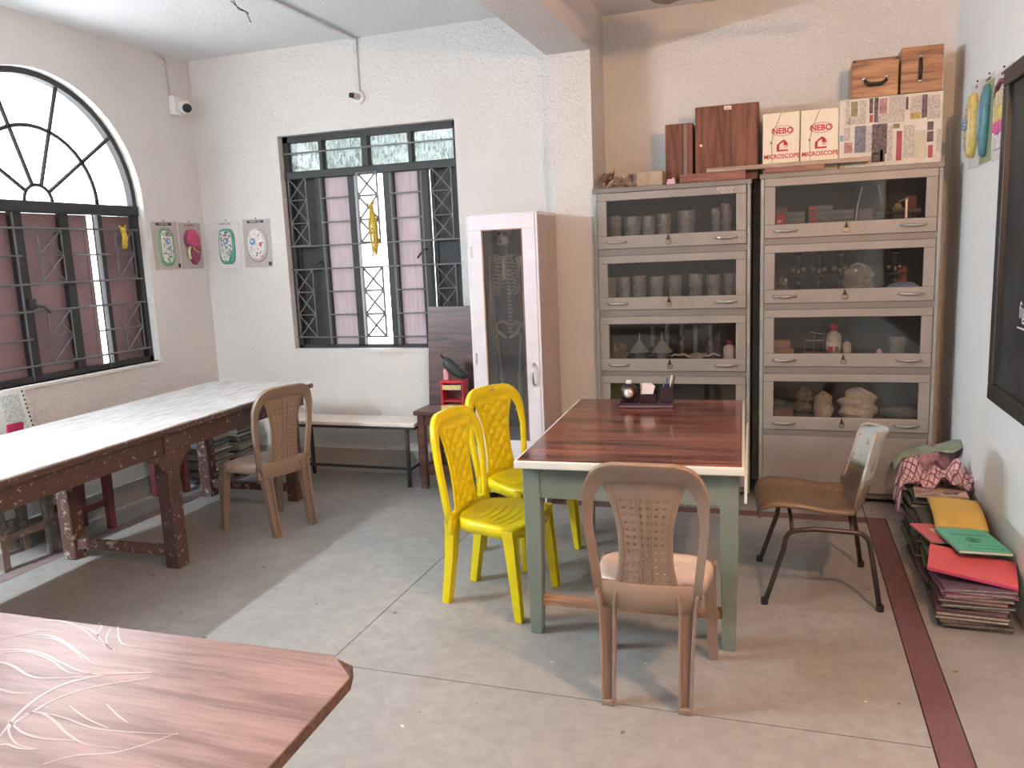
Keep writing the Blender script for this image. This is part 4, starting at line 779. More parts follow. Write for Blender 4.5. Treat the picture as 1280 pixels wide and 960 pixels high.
for k_ in range(10):
    zt = 1.455-.021*k_; rw = .052+.042*math.sin(min(1, k_/7)*PI/2); dz = -.012-.004*k_
    for s in (-1, 1):
        pts = [(s*.006, .035, zz(zt))]
        for q in range(1, 9): a = q*PI/9; pts.append((s*rw*math.sin(a), .02+.02*math.cos(a)-.035*(1-math.cos(a))*.75, zz(zt+dz*q/6)))
        if k_ < 7: pts.append((s*.010, -.047, zz(max(1.305, zt+dz*1.15))))
        else: pts.append((s*(.02+.014*(k_-6)), -.042, zz(1.305-.02*(k_-6))))
        MB().tube(pts, .0042, 6).build('rib', bone_m, SK, True)
for s in (-1, 1):
    MB().tube([(0, -.045, zz(1.445)), (s*.05, -.035, zz(1.462)), (s*.10, .0, zz(1.458))], .005, 6).build('clavicle', bone_m, SK, True)
    MB().prism([(s*.05, zz(1.445)), (s*.10, zz(1.455)), (s*.075, zz(1.34))], 1, .038, .045).build('scapula', bone_m, SK)
    MB().tube([(s*.105, .0, zz(1.45)), (s*.11, .0, zz(1.44)), (s*.112, 0, zz(1.33)), (s*.114, 0, zz(1.24)), (s*.115, 0, zz(1.225))], [.012, .008, .006, .007, .011], 8).build('humerus', bone_m, SK, True)
    for dx in (-.007, .007): MB().tube([(s*.115+dx, 0, zz(1.222)), (s*.12+dx, -.01, zz(1.05))], .0045, 6).build('forearm_bone', bone_m, SK, True)
    for q in range(5): MB().tube([(s*.12+(q-2)*.005, -.01, zz(1.045)), (s*.122+(q-2)*.009, -.015, zz(1.0)), (s*.122+(q-2)*.010, -.015, zz(.96 if q else .99))], .003, 5).build('finger', bone_m, SK, True)
    MB().tube([(s*.008, .04, zz(1.0)), (s*.05, .045, zz(1.03)), (s*.085, .01, zz(1.015)), (s*.075, -.02, zz(.975)), (s*.045, -.01, zz(.945)), (s*.008, -.025, zz(.925))], [.010, .012, .009, .009, .012, .007], 8).build('hip_bone', bone_m, SK, True)
    MB().tube([(s*.062, 0, zz(.955)), (s*.085, 0, zz(.945)), (s*.078, 0, zz(.88)), (s*.066, -.004, zz(.72)), (s*.062, 0, zz(.68))], [.014, .011, .009, .008, .016], 8).build('femur', bone_m, SK, True)
    MB().ball((s*.062, -.018, zz(.675)), (.010, .006, .012), 8).build('kneecap', bone_m, SK, True)
    MB().tube([(s*.06, 0, zz(.665)), (s*.058, 0, zz(.62)), (s*.056, 0, zz(.50))], [.014, .008, .008], 8).build('tibia', bone_m, SK, True)
    MB().tube([(s*.072, .005, zz(.655)), (s*.070, .005, zz(.50))], .004, 6).build('fibula', bone_m, SK, True)
    MB().loft([[(s*.056-.014, .02, 0), (s*.056+.014, .02, 0), (s*.056+.012, .015, .04), (s*.056-.012, .015, .04)], [(s*.06-.02, -.075, 0), (s*.06+.02, -.075, 0), (s*.06+.016, -.075, .012), (s*.06-.016, -.075, .012)]]).build('foot_bones', bone_m, SK, bev=.004)
MB().tube([(0, .01, zz(1.68)), (0, .01, zz(1.697))], .003, 6).build('hanging_wire', handle_m, SK)
SK.location.z = .585
# ------------------------------------------------------------------ moulded anatomy charts
chart_grey = plain('grey_chart_board', (.46, .43, .42), .5, var=.04); chart_white = plain('white_chart_board', (.72, .71, .72), .5, var=.03); ink_m = plain('black_ink', (.03, .03, .03), .6)
cc = {n: plain('chart_'+n, c, .4, var=.15, vs_=40) for n, c in dict(green=(.16, .36, .20), teal=(.08, .34, .26), pink=(.55, .07, .18), plum=(.26, .06, .12), cream=(.66, .58, .40), blue=(.22, .36, .55), white=(.72, .72, .70), red=(.50, .10, .08), yellow=(.72, .58, .18), sea=(.10, .28, .36), magenta=(.70, .10, .36), olive=(.32, .40, .22)).items()}
def relief(poly, h, m, name, parent, y=0):
    n = len(poly); cx = sum(p[0] for p in poly)/n; cz = sum(p[1] for p in poly)/n
    rings = [[(cx+(p[0]-cx)*s, y-hh, cz+(p[1]-cz)*s) for p in poly] for s, hh in ((1, 0), (1, h*.5), (.94, h*.9), (.85, h), (.03, h))]
    return MB().loft(rings).build(name, m, parent, True)
def sup(cx, cz, rx, rz, e=1.0, n=26, f=None): 
    out = []
    for i in range(n):
        a = i*2*PI/n; ca, sa = math.cos(a), math.sin(a); out.append((cx+rx*math.copysign(abs(ca)**e, ca), cz+rz*math.copysign(abs(sa)**e, sa)))
    return out
def chart(label, loc, rz, w, h, kind, board, title, boxed, tilt=0):
    t = thing('anatomy_chart', label, 'chart', loc, rz, group='moulded anatomy charts'); t.rotation_euler = Euler((0, tilt, rz))
    MB().box(-w/2, w/2, -.004, 0, -h/2, h/2).build('board', board, t, bev=.001)
    if boxed: MB().box(-w*.32, w*.28, -.0055, -.003, h/2-.028, h/2-.010).build('title_strip', ink_m, t)
    text(title, .017 if boxed else .02, chart_white if boxed else ink_m, t, face_y((-.005, -.0058, h/2-.019)), 'title_lettering')
    MB().ball((0, -.004, h/2+.008), .005, 6).build('nail', dark_m, t)
    rnd = random.Random(label)
    if kind in ('plantcell', 'animalcell'):
        rx, rz_ = (.066, .128) if kind == 'plantcell' else (.088, .125); e = .55 if kind == 'plantcell' else .95
        c = relief(sup(0, -.012, rx+.008, rz_+.008, e), .012, cc['green'] if boxed and kind == 'plantcell' else (cc['teal'] if kind == 'plantcell' else chart_grey), 'cell_wall', t, -.004)
        i_ = relief(sup(-.004, -.008, rx-.006, rz_-.008, e), .016, cc['white'], 'cytoplasm', t, -.004)
        nx, nz = (.0, .03) if kind == 'plantcell' else (-.03, .012)
        MB().ball((nx, -.021, nz), (.026, .010, .026), 14).build('nucleus', cc['blue'], t, True); MB().ball((nx, -.030, nz), (.010, .004, .010), 10).build('nucleolus', cc['white'], t, True)
        MB().ball((.0 if kind == 'plantcell' else .04, -.021, .075 if kind == 'plantcell' else -.01), (.014, .006, .008) if kind == 'plantcell' else (.012, .006, .018), 10).build('mitochondrion', cc['red'], t, True)
        for k_ in range(60 if kind == 'plantcell' else 14):
            for _ in range(30):
                x, z = rnd.uniform(-rx+.014, rx-.018), rnd.uniform(-rz_+.012, rz_-.024)
                if math.hypot(x-nx, z-nz) > .034: break
            MB().ball((x, -.0205, z), (rnd.uniform(.004, .008), .003, rnd.uniform(.003, .007)), 8).build('organelle', rnd.choice((ink_m, cc['sea'], cc['green'], cc['teal'])) if kind == 'plantcell' else rnd.choice((cc['red'], ink_m, cc['pink'])), t, True)
        if not boxed: relief([(.01, -.125), (.066, -.12), (.068, -.03), (.045, -.06)], .018, cc['teal'], 'cell_side', t, -.004)
    elif kind == 'kidney':
        P = [(0.0, .125), (-.045, .115), (-.078, .07), (-.08, .03), (-.06, -.005), (-.03, -.01), (-.015, -.03), (-.03, -.055), (-.04, -.09), (-.01, -.135), (.03, -.145), (.07, -.11), (.088, -.03), (.082, .06), (.045, .115)]
        c = relief(P, .02, cc['plum'], 'kidney_body', t, -.004); U = [(a*.9+.004, b*.85+.02) for a, b in P if b > -.035]; relief(U, .023, cc['pink'], 'kidney_cut_face', t, -.004)
        for k_ in range(6): a = .5+k_*.5; MB().ball((.005+.045*math.cos(a), -.027, .05+.045*math.sin(a)), (.012, .005, .009), 8).build('pyramid', cc['magenta'], t, True)
        MB().tube([(-.035, -.02, -.005), (-.055, -.022, -.04), (-.05, -.02, -.075), (-.04, -.018, -.10)], [.010, .012, .010, .008], 8).build('ureter', cc['cream'], t, True); MB().tube([(-.01, -.024, -.01), (.02, -.027, -.04), (.05, -.026, -.05)], .005, 6).build('artery', cc['yellow'], t, True)
    elif kind == 'eggcell':
        relief(sup(-.01, .0, .085, .165, .9), .035, cc['yellow'], 'section_body', t, -.004); relief(sup(-.02, .0, .062, .14, .9), .040, cc['cream'], 'section_face', t, -.004)
        for k_ in range(9): MB().ball((-.04+.018*(k_ % 3), -.052, .01+.018*(k_//3)-.018), (.012, .010, .011), 8).build('cell', cc['blue'], t, True)
        for k_ in range(7): MB().ball((rnd.uniform(-.06, .0), -.043, rnd.choice((rnd.uniform(.05, .12), rnd.uniform(-.12, -.05)))), (.006, .003, .008), 6).build('spot', cc['red'] if k_ % 2 else ink_m, t, True)
    elif kind == 'leaf':
        MB().box(-w/2+.002, w/2-.002, -.0055, -.003, -h/2+.002, h/2-.03).build('green_ground', cc['olive'], t)
        relief([(-.06, .11), (-.02, .14), (.05, .16), (.075, .12), (.06, .02), (.045, -.10), (.02, -.175), (-.02, -.18), (-.05, -.12), (-.07, .0)], .03, cc['sea'], 'section_body', t, -.004); relief([(-.05, .08), (-.03, .10), (-.02, -.02), (-.04, -.10), (-.05, -.03)], .036, cc['blue'], 'section_face', t, -.004)
    else:
        for x, m_ in ((-.07, 'cream'), (-.02, 'cream'), (.04, 'cream')):
            for (z0, z1, mm) in ((.04, .11, 'cream'), (-.03, .04, 'yellow'), (-.095+abs(x)*.3, -.03, 'magenta'), (-.155, -.095+abs(x)*.3, 'white')): MB().box(x-.024, x+.026, -.018-.006*(mm == 'magenta'), -.003, z0, z1).build('tissue_block', cc[mm], t, bev=.004)
        MB().tube([(-.095, -.012, .09), (-.06, -.014, .135), (.0, -.014, .15), (.05, -.014, .14), (.085, -.012, .12)], .010, 8).build('muscle_band', cc['plum'], t, True)
    MB().box(w/2-.03, w/2-.006, -.0055, -.003, -h/2+.008, -h/2+.036).build('maker_mark', ink_m, t) if boxed else None
    return t
chart('grey moulded plant cell chart on the left wall beside the window', (XL+.001, 4.868, 1.768), PI/2, .262, .345, 'plantcell', chart_grey, 'PLANT CELL', True, math.radians(-1))
chart('grey moulded chart with red kidney section on the left wall', (XL+.001, 5.135, 1.765), PI/2, .238, .345, 'kidney', chart_grey, 'V.S. KIDNEY', False, 0)
chart('white moulded plant cell chart on the back wall next to the corner', (-4.093, YB-.001, 1.762), 0, .232, .36, 'plantcell', chart_white, 'PLANT CELL', False, math.radians(1.5))
chart('grey moulded animal cell chart on the back wall next to the window', (-3.818, YB-.001, 1.765), 0, .243, .358, 'animalcell', chart_grey, 'ANIMAL CELL', True, math.radians(1))
chart('moulded chart with big yellow egg-shaped section on the right wall', (XR-.001, 4.95, 2.165), -PI/2, .27, .43, 'eggcell', chart_white, 'CELL', False, math.radians(1.5))
chart('green moulded chart with blue organ section on the right wall', (XR-.001, 4.685, 2.16), -PI/2, .25, .42, 'leaf', chart_white, 'T.S. ORGAN', False, 0)
chart('moulded chart with pink and yellow blocks next to the blackboard', (XR-.001, 4.39, 2.145), -PI/2, .32, .40, 'muscle', chart_white, 'TISSUES', False, math.radians(-1))
# ------------------------------------------------------------------ blackboard on the right wall
BB = thing('blackboard', 'black wooden framed blackboard on the right wall', 'blackboard', (XR, 2.95, 0)); y1, y0, z1, z0 = 1.27, -1.25, 2.31, .838
MB().box(-.018, -.001, y0+.07, y1-.07, z0+.07, z1-.07).build('slate', chalk_m, BB)
for a in ((y0, y1, z0, z0+.075), (y0, y1, z1-.075, z1), (y0, y0+.075, z0+.075, z1-.075), (y1-.075, y1, z0+.075, z1-.075)): MB().box(-.042, -.001, *a).build('frame_bar', frame_m, BB, bev=.004)
ry = Matrix.Rotation(-PI/2, 4, 'Z') @ Matrix.Rotation(PI/2, 4, 'X'); p = onx(1274, 388, XR-.02)
text('fig', .10, chalkw_m, BB, Matrix.Translation((-.0195, p.y-2.95, p.z)) @ ry, 'chalk_writing', align='LEFT'); MB().box(-.0205, -.018, p.y-2.95-.5, p.y-2.95+.02, p.z-.075, p.z-.069).build('chalk_line', chalkw_m, BB)
text('1. cell wall', .07, chalkw_m, BB, Matrix.Translation((-.0195, p.y-3.2, p.z-.25)) @ ry, 'chalk_writing', align='LEFT')
# ------------------------------------------------------------------ cameras, conduit and wires
CC = thing('security_camera', 'white turret security camera on the left wall near the corner', 'camera', tuple(onx(216, 133, XL))); MB().box(0, .05, -.045, .045, -.07, .07).build('base_box', white_m, CC, bev=.012, segs=2)
MB().ball((.085, .03, -.01), (.055, .055, .05), 14).build('turret', white_m, CC, True); q = Vector((.62, .0, -.3)).normalized(); dirv = Vector((.75, -.55, -.25)).normalized()
MB().tube([Vector((.085, .03, -.01))+dirv*.045, Vector((.085, .03, -.01))+dirv*.062], .032, 14).build('lens_glass', dark_m, CC, True)
MB().tube([(.008, -.03, .07), (.008, -.035, .3), (.008, -.05, .325), (.012, -.15, .345)], .006, 6).build('cable', plain('grey_cable', (.5, .5, .5), .5), CC, True)
LH = thing('lamp_holder', 'small round bulb holder with black socket on the wall above the back window', 'lamp holder', tuple(ony(449, 122, YB))); MB().lathe([(.045, 0), (.045, .015), (.03, .022)], (0, 0, 0), 18, (PI/2, 0, 0)).build('back_plate', white_m, LH, True); MB().tube([(0, -.02, 0), (-.012, -.07, .004)], .022, 12).build('socket', handle_m, LH, True); MB().tube([(-.012, -.065, .004), (-.026, -.085, .006)], .017, 12).build('socket_mouth', dark_m, LH, True)
pc = ony(444, 50, YB); cond_m = plain('grey_white_conduit', (.66, .66, .66), .5)
CD = thing('wiring_conduit', 'white conduit strip running over the ceiling down to the bulb holder', 'conduit', (0, 0, 0))
MB().box(pc.x-.012, pc.x+.012, YB-.016, YB-.001, LH.location.z+.04, ZC-.001).build('wall_strip', cond_m, CD); MB().box(pc.x-.014, pc.x+.014, .5, YB-.001, ZC-.018, ZC-.001).build('ceiling_strip', cond_m, CD)
wp = onz(291, 2, ZC); WR = thing('loose_wire', 'short loose wires dangling from the ceiling', 'wire', (wp.x, wp.y, ZC))
for k_ in range(2): MB().tube([(k_*.02, -.02, -.002), (.02, .02, -.03-.01*k_), (.05, .05+.01*k_, -.05), (.07-.01*k_, .06, -.11+.05*k_)], .003, 5).build('wire', dark_m, WR, True)
# ceiling fan of the right bay, above the frame; its shadow falls on the rear wall
FN = thing('ceiling_fan', 'brown ceiling fan in the right bay whose shadow falls on the rear wall', 'fan', (-.058, 3.6, 2.655)); fan_m = plain('fan_brown', (.3, .22, .18), .4)
MB().lathe([(.02, .0), (.10, .01), (.115, .03), (.115, .07), (.10, .09), (.02, .095)], n=24).build('motor', fan_m, FN, True); MB().tube([(0, 0, .09), (0, 0, ZC-2.655-.02)], .012, 8).build('down_rod', fan_m, FN); MB().lathe([(.02, ZC-2.735), (.055, ZC-2.675), (.06, ZC-2.657)], n=16).build('canopy', fan_m, FN, True)
for k_ in range(3):
    a = k_*2*PI/3+.5; o = MB().prism([(.10, -.03), (.2, -.055), (.58, -.065), (.6, 0), (.58, .06), (.2, .05), (.10, .03)], 2, .045, .049).build('blade', fan_m, FN); o.rotation_euler = (0, 0, a)
# ------------------------------------------------------------------ desk organiser
DO = thing('desk_organiser', 'black desk organiser with small clock, cards and pens on the green table', 'organiser', (-.69, 4.22, .7745), math.radians(6)); dk = plain('black_gloss_plastic', (.035, .022, .03), .25)
MB().box(-.145, .145, -.07, .07, 0, .022).build('base', dk, DO, bev=.004); MB().box(-.14, .14, -.075, -.06, .0, .012).build('front_lip', plain('purple_brown_trim', (.16, .10, .13), .3), DO)
ck = MB().lathe([(.048, 0), (.048, .05)], (-.09, .02, .07), 20, (PI/2, 0, 0)).build('clock_case', dk, DO, True); MB().box(-.138, -.042, -.03, .03, .022, .05).build('clock_foot', dk, DO, bev=.004)
MB().lathe([(.031, 0), (.031, .004)], (-.09, -.03, .07), 20, (PI/2, 0, 0)).build('clock_rim', plain('gilt_rim', (.22, .17, .13), .35, .6), ck, True); MB().lathe([(.022, 0), (.022, .003)], (-.09, -.034, .07), 20, (PI/2, 0, 0)).build('clock_face', white_m, ck, True)
MB().box(-.091, -.089, -.0385, -.036, .07, .092).build('clock_hand', dark_m, ck); MB().box(-.09, -.075, -.0385, -.036, .069, .071).build('clock_hand', dark_m, ck)
MB().box(-.035, .055, -.035, -.028, .022, .065).build('card_holder', dk, DO, bev=.002); MB().box(-.035, .055, .028, .035, .022, .075).build('card_holder', dk, DO, bev=.002)
pkp = plain('pink_note_paper', (.74, .58, .60), .7)
for k_ in range(6): MB().cbox((.012-.003*k_, -.015+.008*k_, .085), (.06, .004, .06), (.1*math.sin(k_), .25-.06*k_, 0)).build('note_card', pkp if k_ % 2 else paper_m, DO)
b = MB(); b.box(.075, .14, -.04, -.034, .022, .105); b.box(.075, .14, .034, .04, .022, .105); b.box(.075, .081, -.034, .034, .022, .105); b.box(.134, .14, -.034, .034, .022, .105); b.build('pen_cup', dk, DO, bev=.002)
for k_, (x, y, dx, mt) in enumerate(((.095, 0, -.004, cc['green']), (.115, .01, .02, white_m), (.12, -.01, .03, dark_m), (.1, .015, .012, bluecap_m))): MB().tube([(x, y, .024), (x+dx, y, .165-.006*k_)], .0045, 6).build('pen', mt, DO)
MB().box(-.105, -.075, -.02, .02, .118, .135).build('white_block', white_m, DO, bev=.003)
# ------------------------------------------------------------------ books
BK = {}
def bmat(c):
    k_ = tuple(round(v, 2) for v in c)
    if k_ not in BK: BK[k_] = plain('cover_%d' % len(BK), c, .5, var=.18, vs_=12)
    return BK[k_]
page_m = plain('aged_pages', (.50, .45, .38), .8, var=.2, vs_=60); dpage_m = plain('grimy_pages', (.20, .17, .15), .85, var=.4, vs_=60)
def book(name, label, cat, loc, size, rot, c, group, pages=None, warp=0):
    """lying book: spine on the -y side"""
    t = thing(name, label, cat, loc, group=group); t.rotation_euler = Euler(rot); w, dd, h = size[0]/2, size[1]/2, size[2]; e = min(.0022, h*.2)
    m = MB(); m.box(-w, w, -dd, dd, 0, e); m.box(-w, w, -dd, dd, h-e, h); m.box(-w, -w+e, -dd, dd, e, h-e)
    m.build('cover', bmat(c), t, bev=.0008); MB().box(-w+e, w-.004, -dd+.004, dd-.004, e, h-e).build('pages', pages or page_m, t)
    return t
ordn = ('bottom', 'second from bottom', 'third from bottom', 'fourth from bottom', 'fifth from bottom', 'sixth from bottom', 'seventh from bottom', 'eighth from bottom', 'ninth from bottom', 'tenth from bottom', 'eleventh from bottom', 'twelfth from bottom', 'thirteenth from bottom', 'fourteenth from bottom', 'fifteenth from bottom')
darks = [(.05, .045, .05), (.10, .08, .09), (.06, .07, .06), (.16, .14, .10), (.08, .05, .07), (.12, .13, .12), (.20, .08, .12), (.05, .06, .05), (.14, .12, .13), (.22, .20, .12)]
greens = [(.10, .17, .11), (.14, .22, .15), (.08, .10, .08), (.20, .24, .20), (.12, .16, .13), (.07, .08, .07)]
rnd = random.Random(5)
def stack(where, cx, cy, n, thick, size, cols, jit, z=0, tilt=0):
    for j in range(n):
        h = thick*rnd.uniform(.8, 1.2); c = cols[rnd.randrange(len(cols))]
        book('notebook', 'old notebook %s of the %s' % (ordn[j], where), 'book', (min(cx+rnd.uniform(-jit, jit), XR-.005-size[0]/2-.03), cy+rnd.uniform(-jit, jit), z+.0005), (size[0]*rnd.uniform(.93, 1.0), size[1]*rnd.uniform(.92, 1.0), h), (0, 0, rnd.uniform(-.09, .09)), c, where, dpage_m if rnd.random() < .6 else page_m); z += h+.0005
    return z
zA = stack('front stack by the right wall', .755, 3.62, 10, .0135, (.27, .25), darks, .012)
zB = stack('second stack from the front by the right wall', .76, 3.925, 13, .016, (.26, .27), darks+greens, .018)
zC_ = stack('third stack from the front by the right wall', .765, 4.26, 14, .0165, (.27, .27), greens+darks[:4], .02)
zD = stack('fourth stack from the front by the right wall', .77, 4.61, 15, .0165, (.25, .27), greens+darks[:4], .02)
G = 'papers lying on the pile by the right wall'
for j, (c, a) in enumerate((((.30, .10, .20), .10), ((.20, .09, .18), -.03), ((.14, .10, .16), .06))):
    book('notebook', 'purplish floppy notebook under the red folder, '+('lowest', 'middle', 'upper')[j]+' of three', 'book', (.765, 3.635, zA+.001+j*.013), (.27, .25, .012), (0, 0, a), c, G)
RF = thing('red_folder', 'bright coral red file folder lying at the front of the pile', 'folder', (.765, 3.66, zA+.074), group=G); RF.rotation_euler = Euler((math.radians(7), math.radians(7), math.radians(-10)))
red2 = plain('coral_red_card', (.62, .115, .13), .5, var=.06); b = MB(); b.box(-.165, .165, -.105, .115, .010, .013); b.build('upper_cover', red2, RF, bev=.001); MB().box(-.165, .165, -.105, .115, 0, .003).build('lower_cover', plain('deep_pink_card', (.60, .08, .18), .5), RF, bev=.001); MB().box(-.155, .155, -.095, .105, .003, .010).build('papers', page_m, RF); MB().box(-.165, .165, -.108, -.105, 0, .013).build('spine', MATS['deep_pink_card'], RF)
TB = thing('teal_notebook', 'teal green notebook with round emblem on the pile', 'book', (.80, 3.86, zB+.034), group=G); TB.rotation_euler = Euler((math.radians(-1), math.radians(3), math.radians(9)))
MB().box(-.10, .11, -.15, .15, 0, .010).build('pages', paper_m, TB); MB().box(-.104, .112, -.153, .153, .010, .0125).build('cover', plain('teal_green_cover', (.10, .50, .36), .5, var=.08), TB, bev=.001); MB().box(-.104, .112, -.153, .153, -.002, 0).build('back_cover', MATS['teal_green_cover'], TB)
tin = plain('dark_teal_ink', (.03, .16, .13), .6)
for r in (.030, .022): MB().tube([(.005+r*math.cos(i*PI/14), -.01+r*math.sin(i*PI/14), .0128) for i in range(29)], .0016, 4).build('emblem_ring', tin, TB)
MB().ball((.005, -.01, .0126), (.014, .014, .0012), 10).build('emblem', tin, TB)
flat = Matrix.Translation((.005, .06, .0126)); text('EXERCISE BOOK', .020, tin, TB, flat, 'cover_lettering', sx=.95); MB().tube([(-.04, -.115, .0127), (.09, -.115, .0127), (.09, -.075, .0127), (-.04, -.075, .0127), (-.04, -.115, .0127)], .0012, 4).build('name_box', tin, TB)
YN = thing('yellow_notebook', 'mustard yellow notebook draped on the pile behind the teal one', 'book', (.80, 4.19, zC_+.018), group=G); YN.rotation_euler = Euler((0, math.radians(2), math.radians(-2)))
ym = plain('mustard_cover', (.68, .50, .12), .55, var=.06)
def yf(dz): return lambda u, v: (-.11+.22*u, -.165+.33*v, dz+.012+.022*math.sin(min(1, v*1.3)*PI/2)-.02*(1-v)**3+.006*math.sin(u*PI))
MB().sheet(yf(.006), 10, 14).build('cover', ym, YN, True, solid=.003); MB().sheet(yf(0), 10, 14).build('pages', page_m, YN, True, solid=.008); MB().sheet(yf(-.006), 10, 14).build('back_cover', ym, YN, True, solid=.003)
PB = thing('pink_booklet', 'pink booklet sticking out under the teal notebook', 'book', (.70, 4.0, zB+.012), group=G); PB.rotation_euler = Euler((0, math.radians(3), math.radians(14))); MB().box(-.09, .09, -.12, .12, 0, .008).build('pages', page_m, PB); MB().box(-.092, .092, -.122, .122, .008, .0105).build('cover', plain('hot_pink_cover', (.66, .17, .22), .5), PB); MB().box(-.03, .06, -.05, .05, .0105, .011).build('cover_panel', paper_m, PB)
MG = thing('magazine', 'faded magazine with printed cover behind the yellow notebook', 'magazine', (.78, 4.505, zD+.015), group=G); MG.rotation_euler = Euler((math.radians(-6), 0, math.radians(-6))); MB().box(-.12, .12, -.13, .13, 0, .012).build('pages', page_m, MG); MB().box(-.122, .122, -.132, .132, .012, .0135).build('cover', plain('faded_print_cover', (.52, .38, .33), .5, var=.5, vs_=14), MG)
for k_ in range(5): MB().cbox((rnd.uniform(-.07, .07), rnd.uniform(-.08, .08), .0138), (rnd.uniform(.03, .07), rnd.uniform(.02, .06), .0008), (0, 0, rnd.uniform(-.5, .5))).build('cover_picture', rnd.choice((prints['rd'], prints['dk'], prints['pk'], prints['ye'])), MG)
# checked cloth and the bag behind it
m_, ns, ls, bb = new_mat('pink_checked_cloth'); co = coords(ns, ls, (1, 1, 1), (0, 0, .5)); sp = ns.new('ShaderNodeSeparateXYZ'); ls.new(co, sp.inputs[0]); cur = None
for ax in (0, 1):
    a = ns.new('ShaderNodeMath'); a.operation = 'MULTIPLY'; a.inputs[1].default_value = 42; ls.new(sp.outputs[ax], a.inputs[0]); f_ = ns.new('ShaderNodeMath'); f_.operation = 'FRACT'; ls.new(a.outputs[0], f_.inputs[0]); g_ = ns.new('ShaderNodeMath'); g_.operation = 'LESS_THAN'; g_.inputs[1].default_value = .22; ls.new(f_.outputs[0], g_.inputs[0]); cur = mix(ns, ls, cur or (.62, .46, .48), (.22, .07, .11), g_.outputs[0])
ls.new(cur, bb.inputs[0]); bb.inputs['Roughness'].default_value = .9; check_m = m_
def drape(u, v):
    a, b_ = u-.5, v-.5; x = a*.36+.03*math.sin(v*5); y = b_*.25+.025*math.sin(u*6); hh = .045*math.sin(u*11+v*4)*math.sin(v*7+1)+.025*math.sin(u*23-v*9)
    z = .085+hh-.05*abs(b_)*2
    if u < .22: z -= (.22-u)/.22*.17; x = -.155+(u/.22)*.03-.01*math.sin(v*12)
    return (x, y, max(z, .012 if u >= .22 else -.2))
o = tag(MB().sheet(drape, 44, 36).build('checked_cloth', check_m, None, True, solid=.003), 'pink and maroon checked cloth heaped over the pile by the cabinet', 'cloth'); o.location = (.75, 4.685, zD+.016)
BG = thing('cloth_bag', 'slumped bag with green flap and pinkish side behind the checked cloth', 'bag', (.785, 5.0, 0)); gb = plain('sage_green_cloth', (.26, .32, .24), .85, var=.15); pb = plain('mauve_printed_cloth', (.42, .24, .30), .8, var=.5, vs_=16)
def bagf(u, v):
    a = u*2*PI; k_ = 1+.10*math.sin(3*a+1)+.06*math.sin(7*a+v*5); r = (1-.22*v**3)*k_; return (.125*r*math.cos(a)+.02*v, .115*r*math.sin(a), .40*v*(1+.06*math.cos(a)))
MB().sheet(bagf, 36, 16).build('bag_body', pb, BG, True, solid=.004)
def flap(u, v): return (-.175+.34*u, -.10+.21*v+.02*math.sin(u*5), .325+.10*u+.028*math.sin(v*3+.4)+.012*math.sin(u*13+v*4)-.05*max(0, .12-u)/.12)
MB().sheet(flap, 26, 14).build('flap', gb, BG, True, solid=.006)
MB().tube([(.03, -.12, .36), (.07, -.15, .30), (.06, -.16, .22), (.02, -.15, .2)], .012, 6).build('strap', plain('plum_strap', (.16, .05, .10), .7), BG, True)
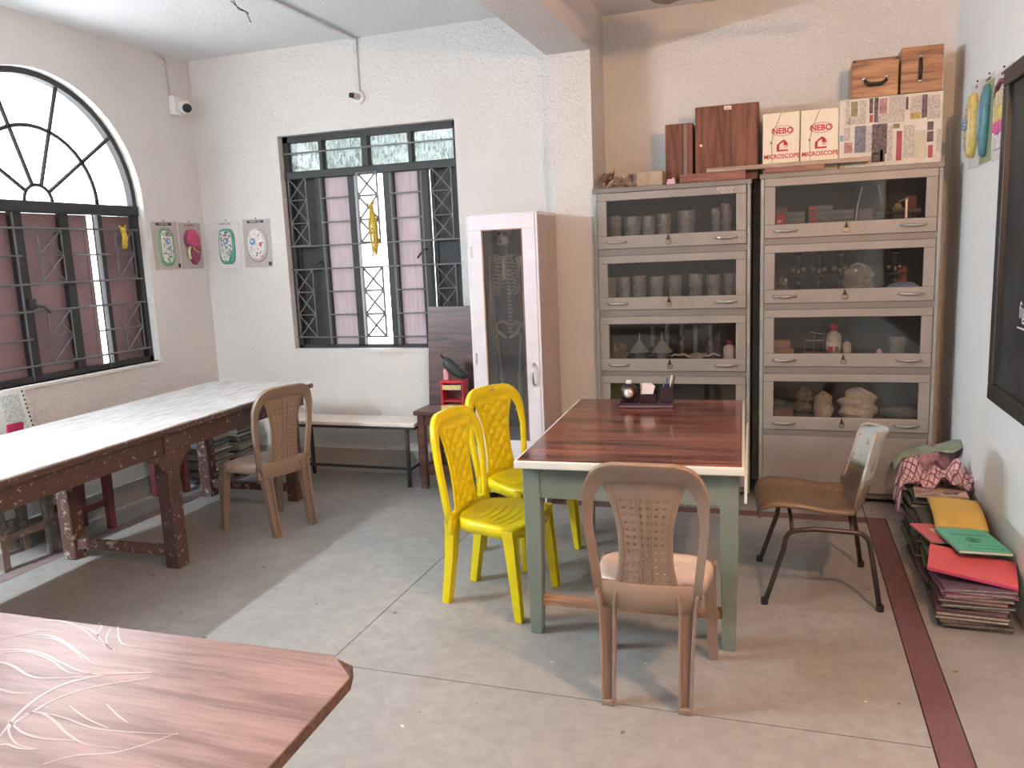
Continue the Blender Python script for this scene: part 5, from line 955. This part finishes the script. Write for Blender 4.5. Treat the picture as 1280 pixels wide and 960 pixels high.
# ------------------------------------------------------------------ book stacks, stools and sheet by the left wall
lcols = [(.62, .62, .60), (.12, .20, .42), (.30, .42, .30), (.66, .60, .52), (.45, .47, .5), (.16, .3, .24), (.5, .3, .34), (.6, .6, .56), (.20, .30, .50)]
z = stack('front stack in the left corner', -4.07, 4.80, 14, .026, (.26, .24), lcols, .02); z = stack('rear stack in the left corner', -4.05, 5.11, 15, .027, (.24, .24), [(.42, .40, .42), (.35, .22, .28), (.5, .48, .45), (.25, .28, .30), (.45, .35, .38)], .02)
def stool(label, loc, rz, w, d_, h, mat, topmat):
    t = thing('wooden_stool', label, 'stool', loc, rz); MB().box(-w/2, w/2, -d_/2, d_/2, h-.03, h).build('seat', topmat, t, bev=.004)
    for x in (-1, 1):
        for y in (-1, 1): MB().loft(leg_rings(x*(w/2-.04)-.026, x*(w/2-.04)+.026, y*(d_/2-.04)-.026, y*(d_/2-.04)+.026, 0, h-.03, .005, .005)).build('leg', mat, t, bev=.003)
        MB().box(x*(w/2-.04)-.012, x*(w/2-.04)+.012, -d_/2+.06, d_/2-.06, .16, .20).build('stretcher', mat, t)
        MB().box(-w/2+.05, w/2-.05, x*(d_/2-.04)-.012, x*(d_/2-.04)+.012, h-.10, h-.03).build('apron', mat, t)
    return t
oldgrey = worn('weathered_grey_wood', (.17, .14, .12), (.36, .33, .30), .55, 22, .8); redleg = plain('dull_red_stool_paint', (.19, .05, .06), .5, var=.15)
stool('dull red wooden stool under the long table by the left wall', (-4.11, 3.66, 0), math.radians(3), .30, .34, .52, redleg, redleg)
stool('weathered grey wooden stool partly hidden behind the near leg of the long table', (-4.13, 3.22, 0), math.radians(-2), .30, .38, .50, oldgrey, oldgrey)
stool('dark red low stool in front of the corner book stacks', (-4.16, 4.50, 0), 0, .22, .22, .34, redleg, redleg)
CS = thing('calendar_sheet', 'pale perforated wall calendar sheet leaning behind the long table', 'calendar', (-4.19, 3.44, .502)); CS.rotation_euler = Euler((0, math.radians(-13), 0)); MB().box(-.002, .002, -.145, .10, 0, .44).build('sheet', plain('pale_grey_green_paper', (.58, .62, .58), .7, var=.05), CS)
MB().box(.002, .003, -.06, .06, .16, .42).build('print_area', plain('faint_print', (.46, .50, .48), .7, var=.3, vs_=90), CS)
for j in range(16): MB().box(.002, .0035, .085, .094, .03+j*.026, .043+j*.026).build('perforation', ink_m, CS)
t = book('pink_file', 'bright pink file standing behind the long table at the picture edge', 'folder', (-4.1, 3.33, .74), (.03, .10, .012), (0, 0, 0), (.62, .05, .18), G); t['group'] = 'files behind the long table'; t.location = (-4.12, 3.31, .642); t.rotation_euler = Euler((0, math.radians(-80), 0)); t.scale = (9, 1, 1)
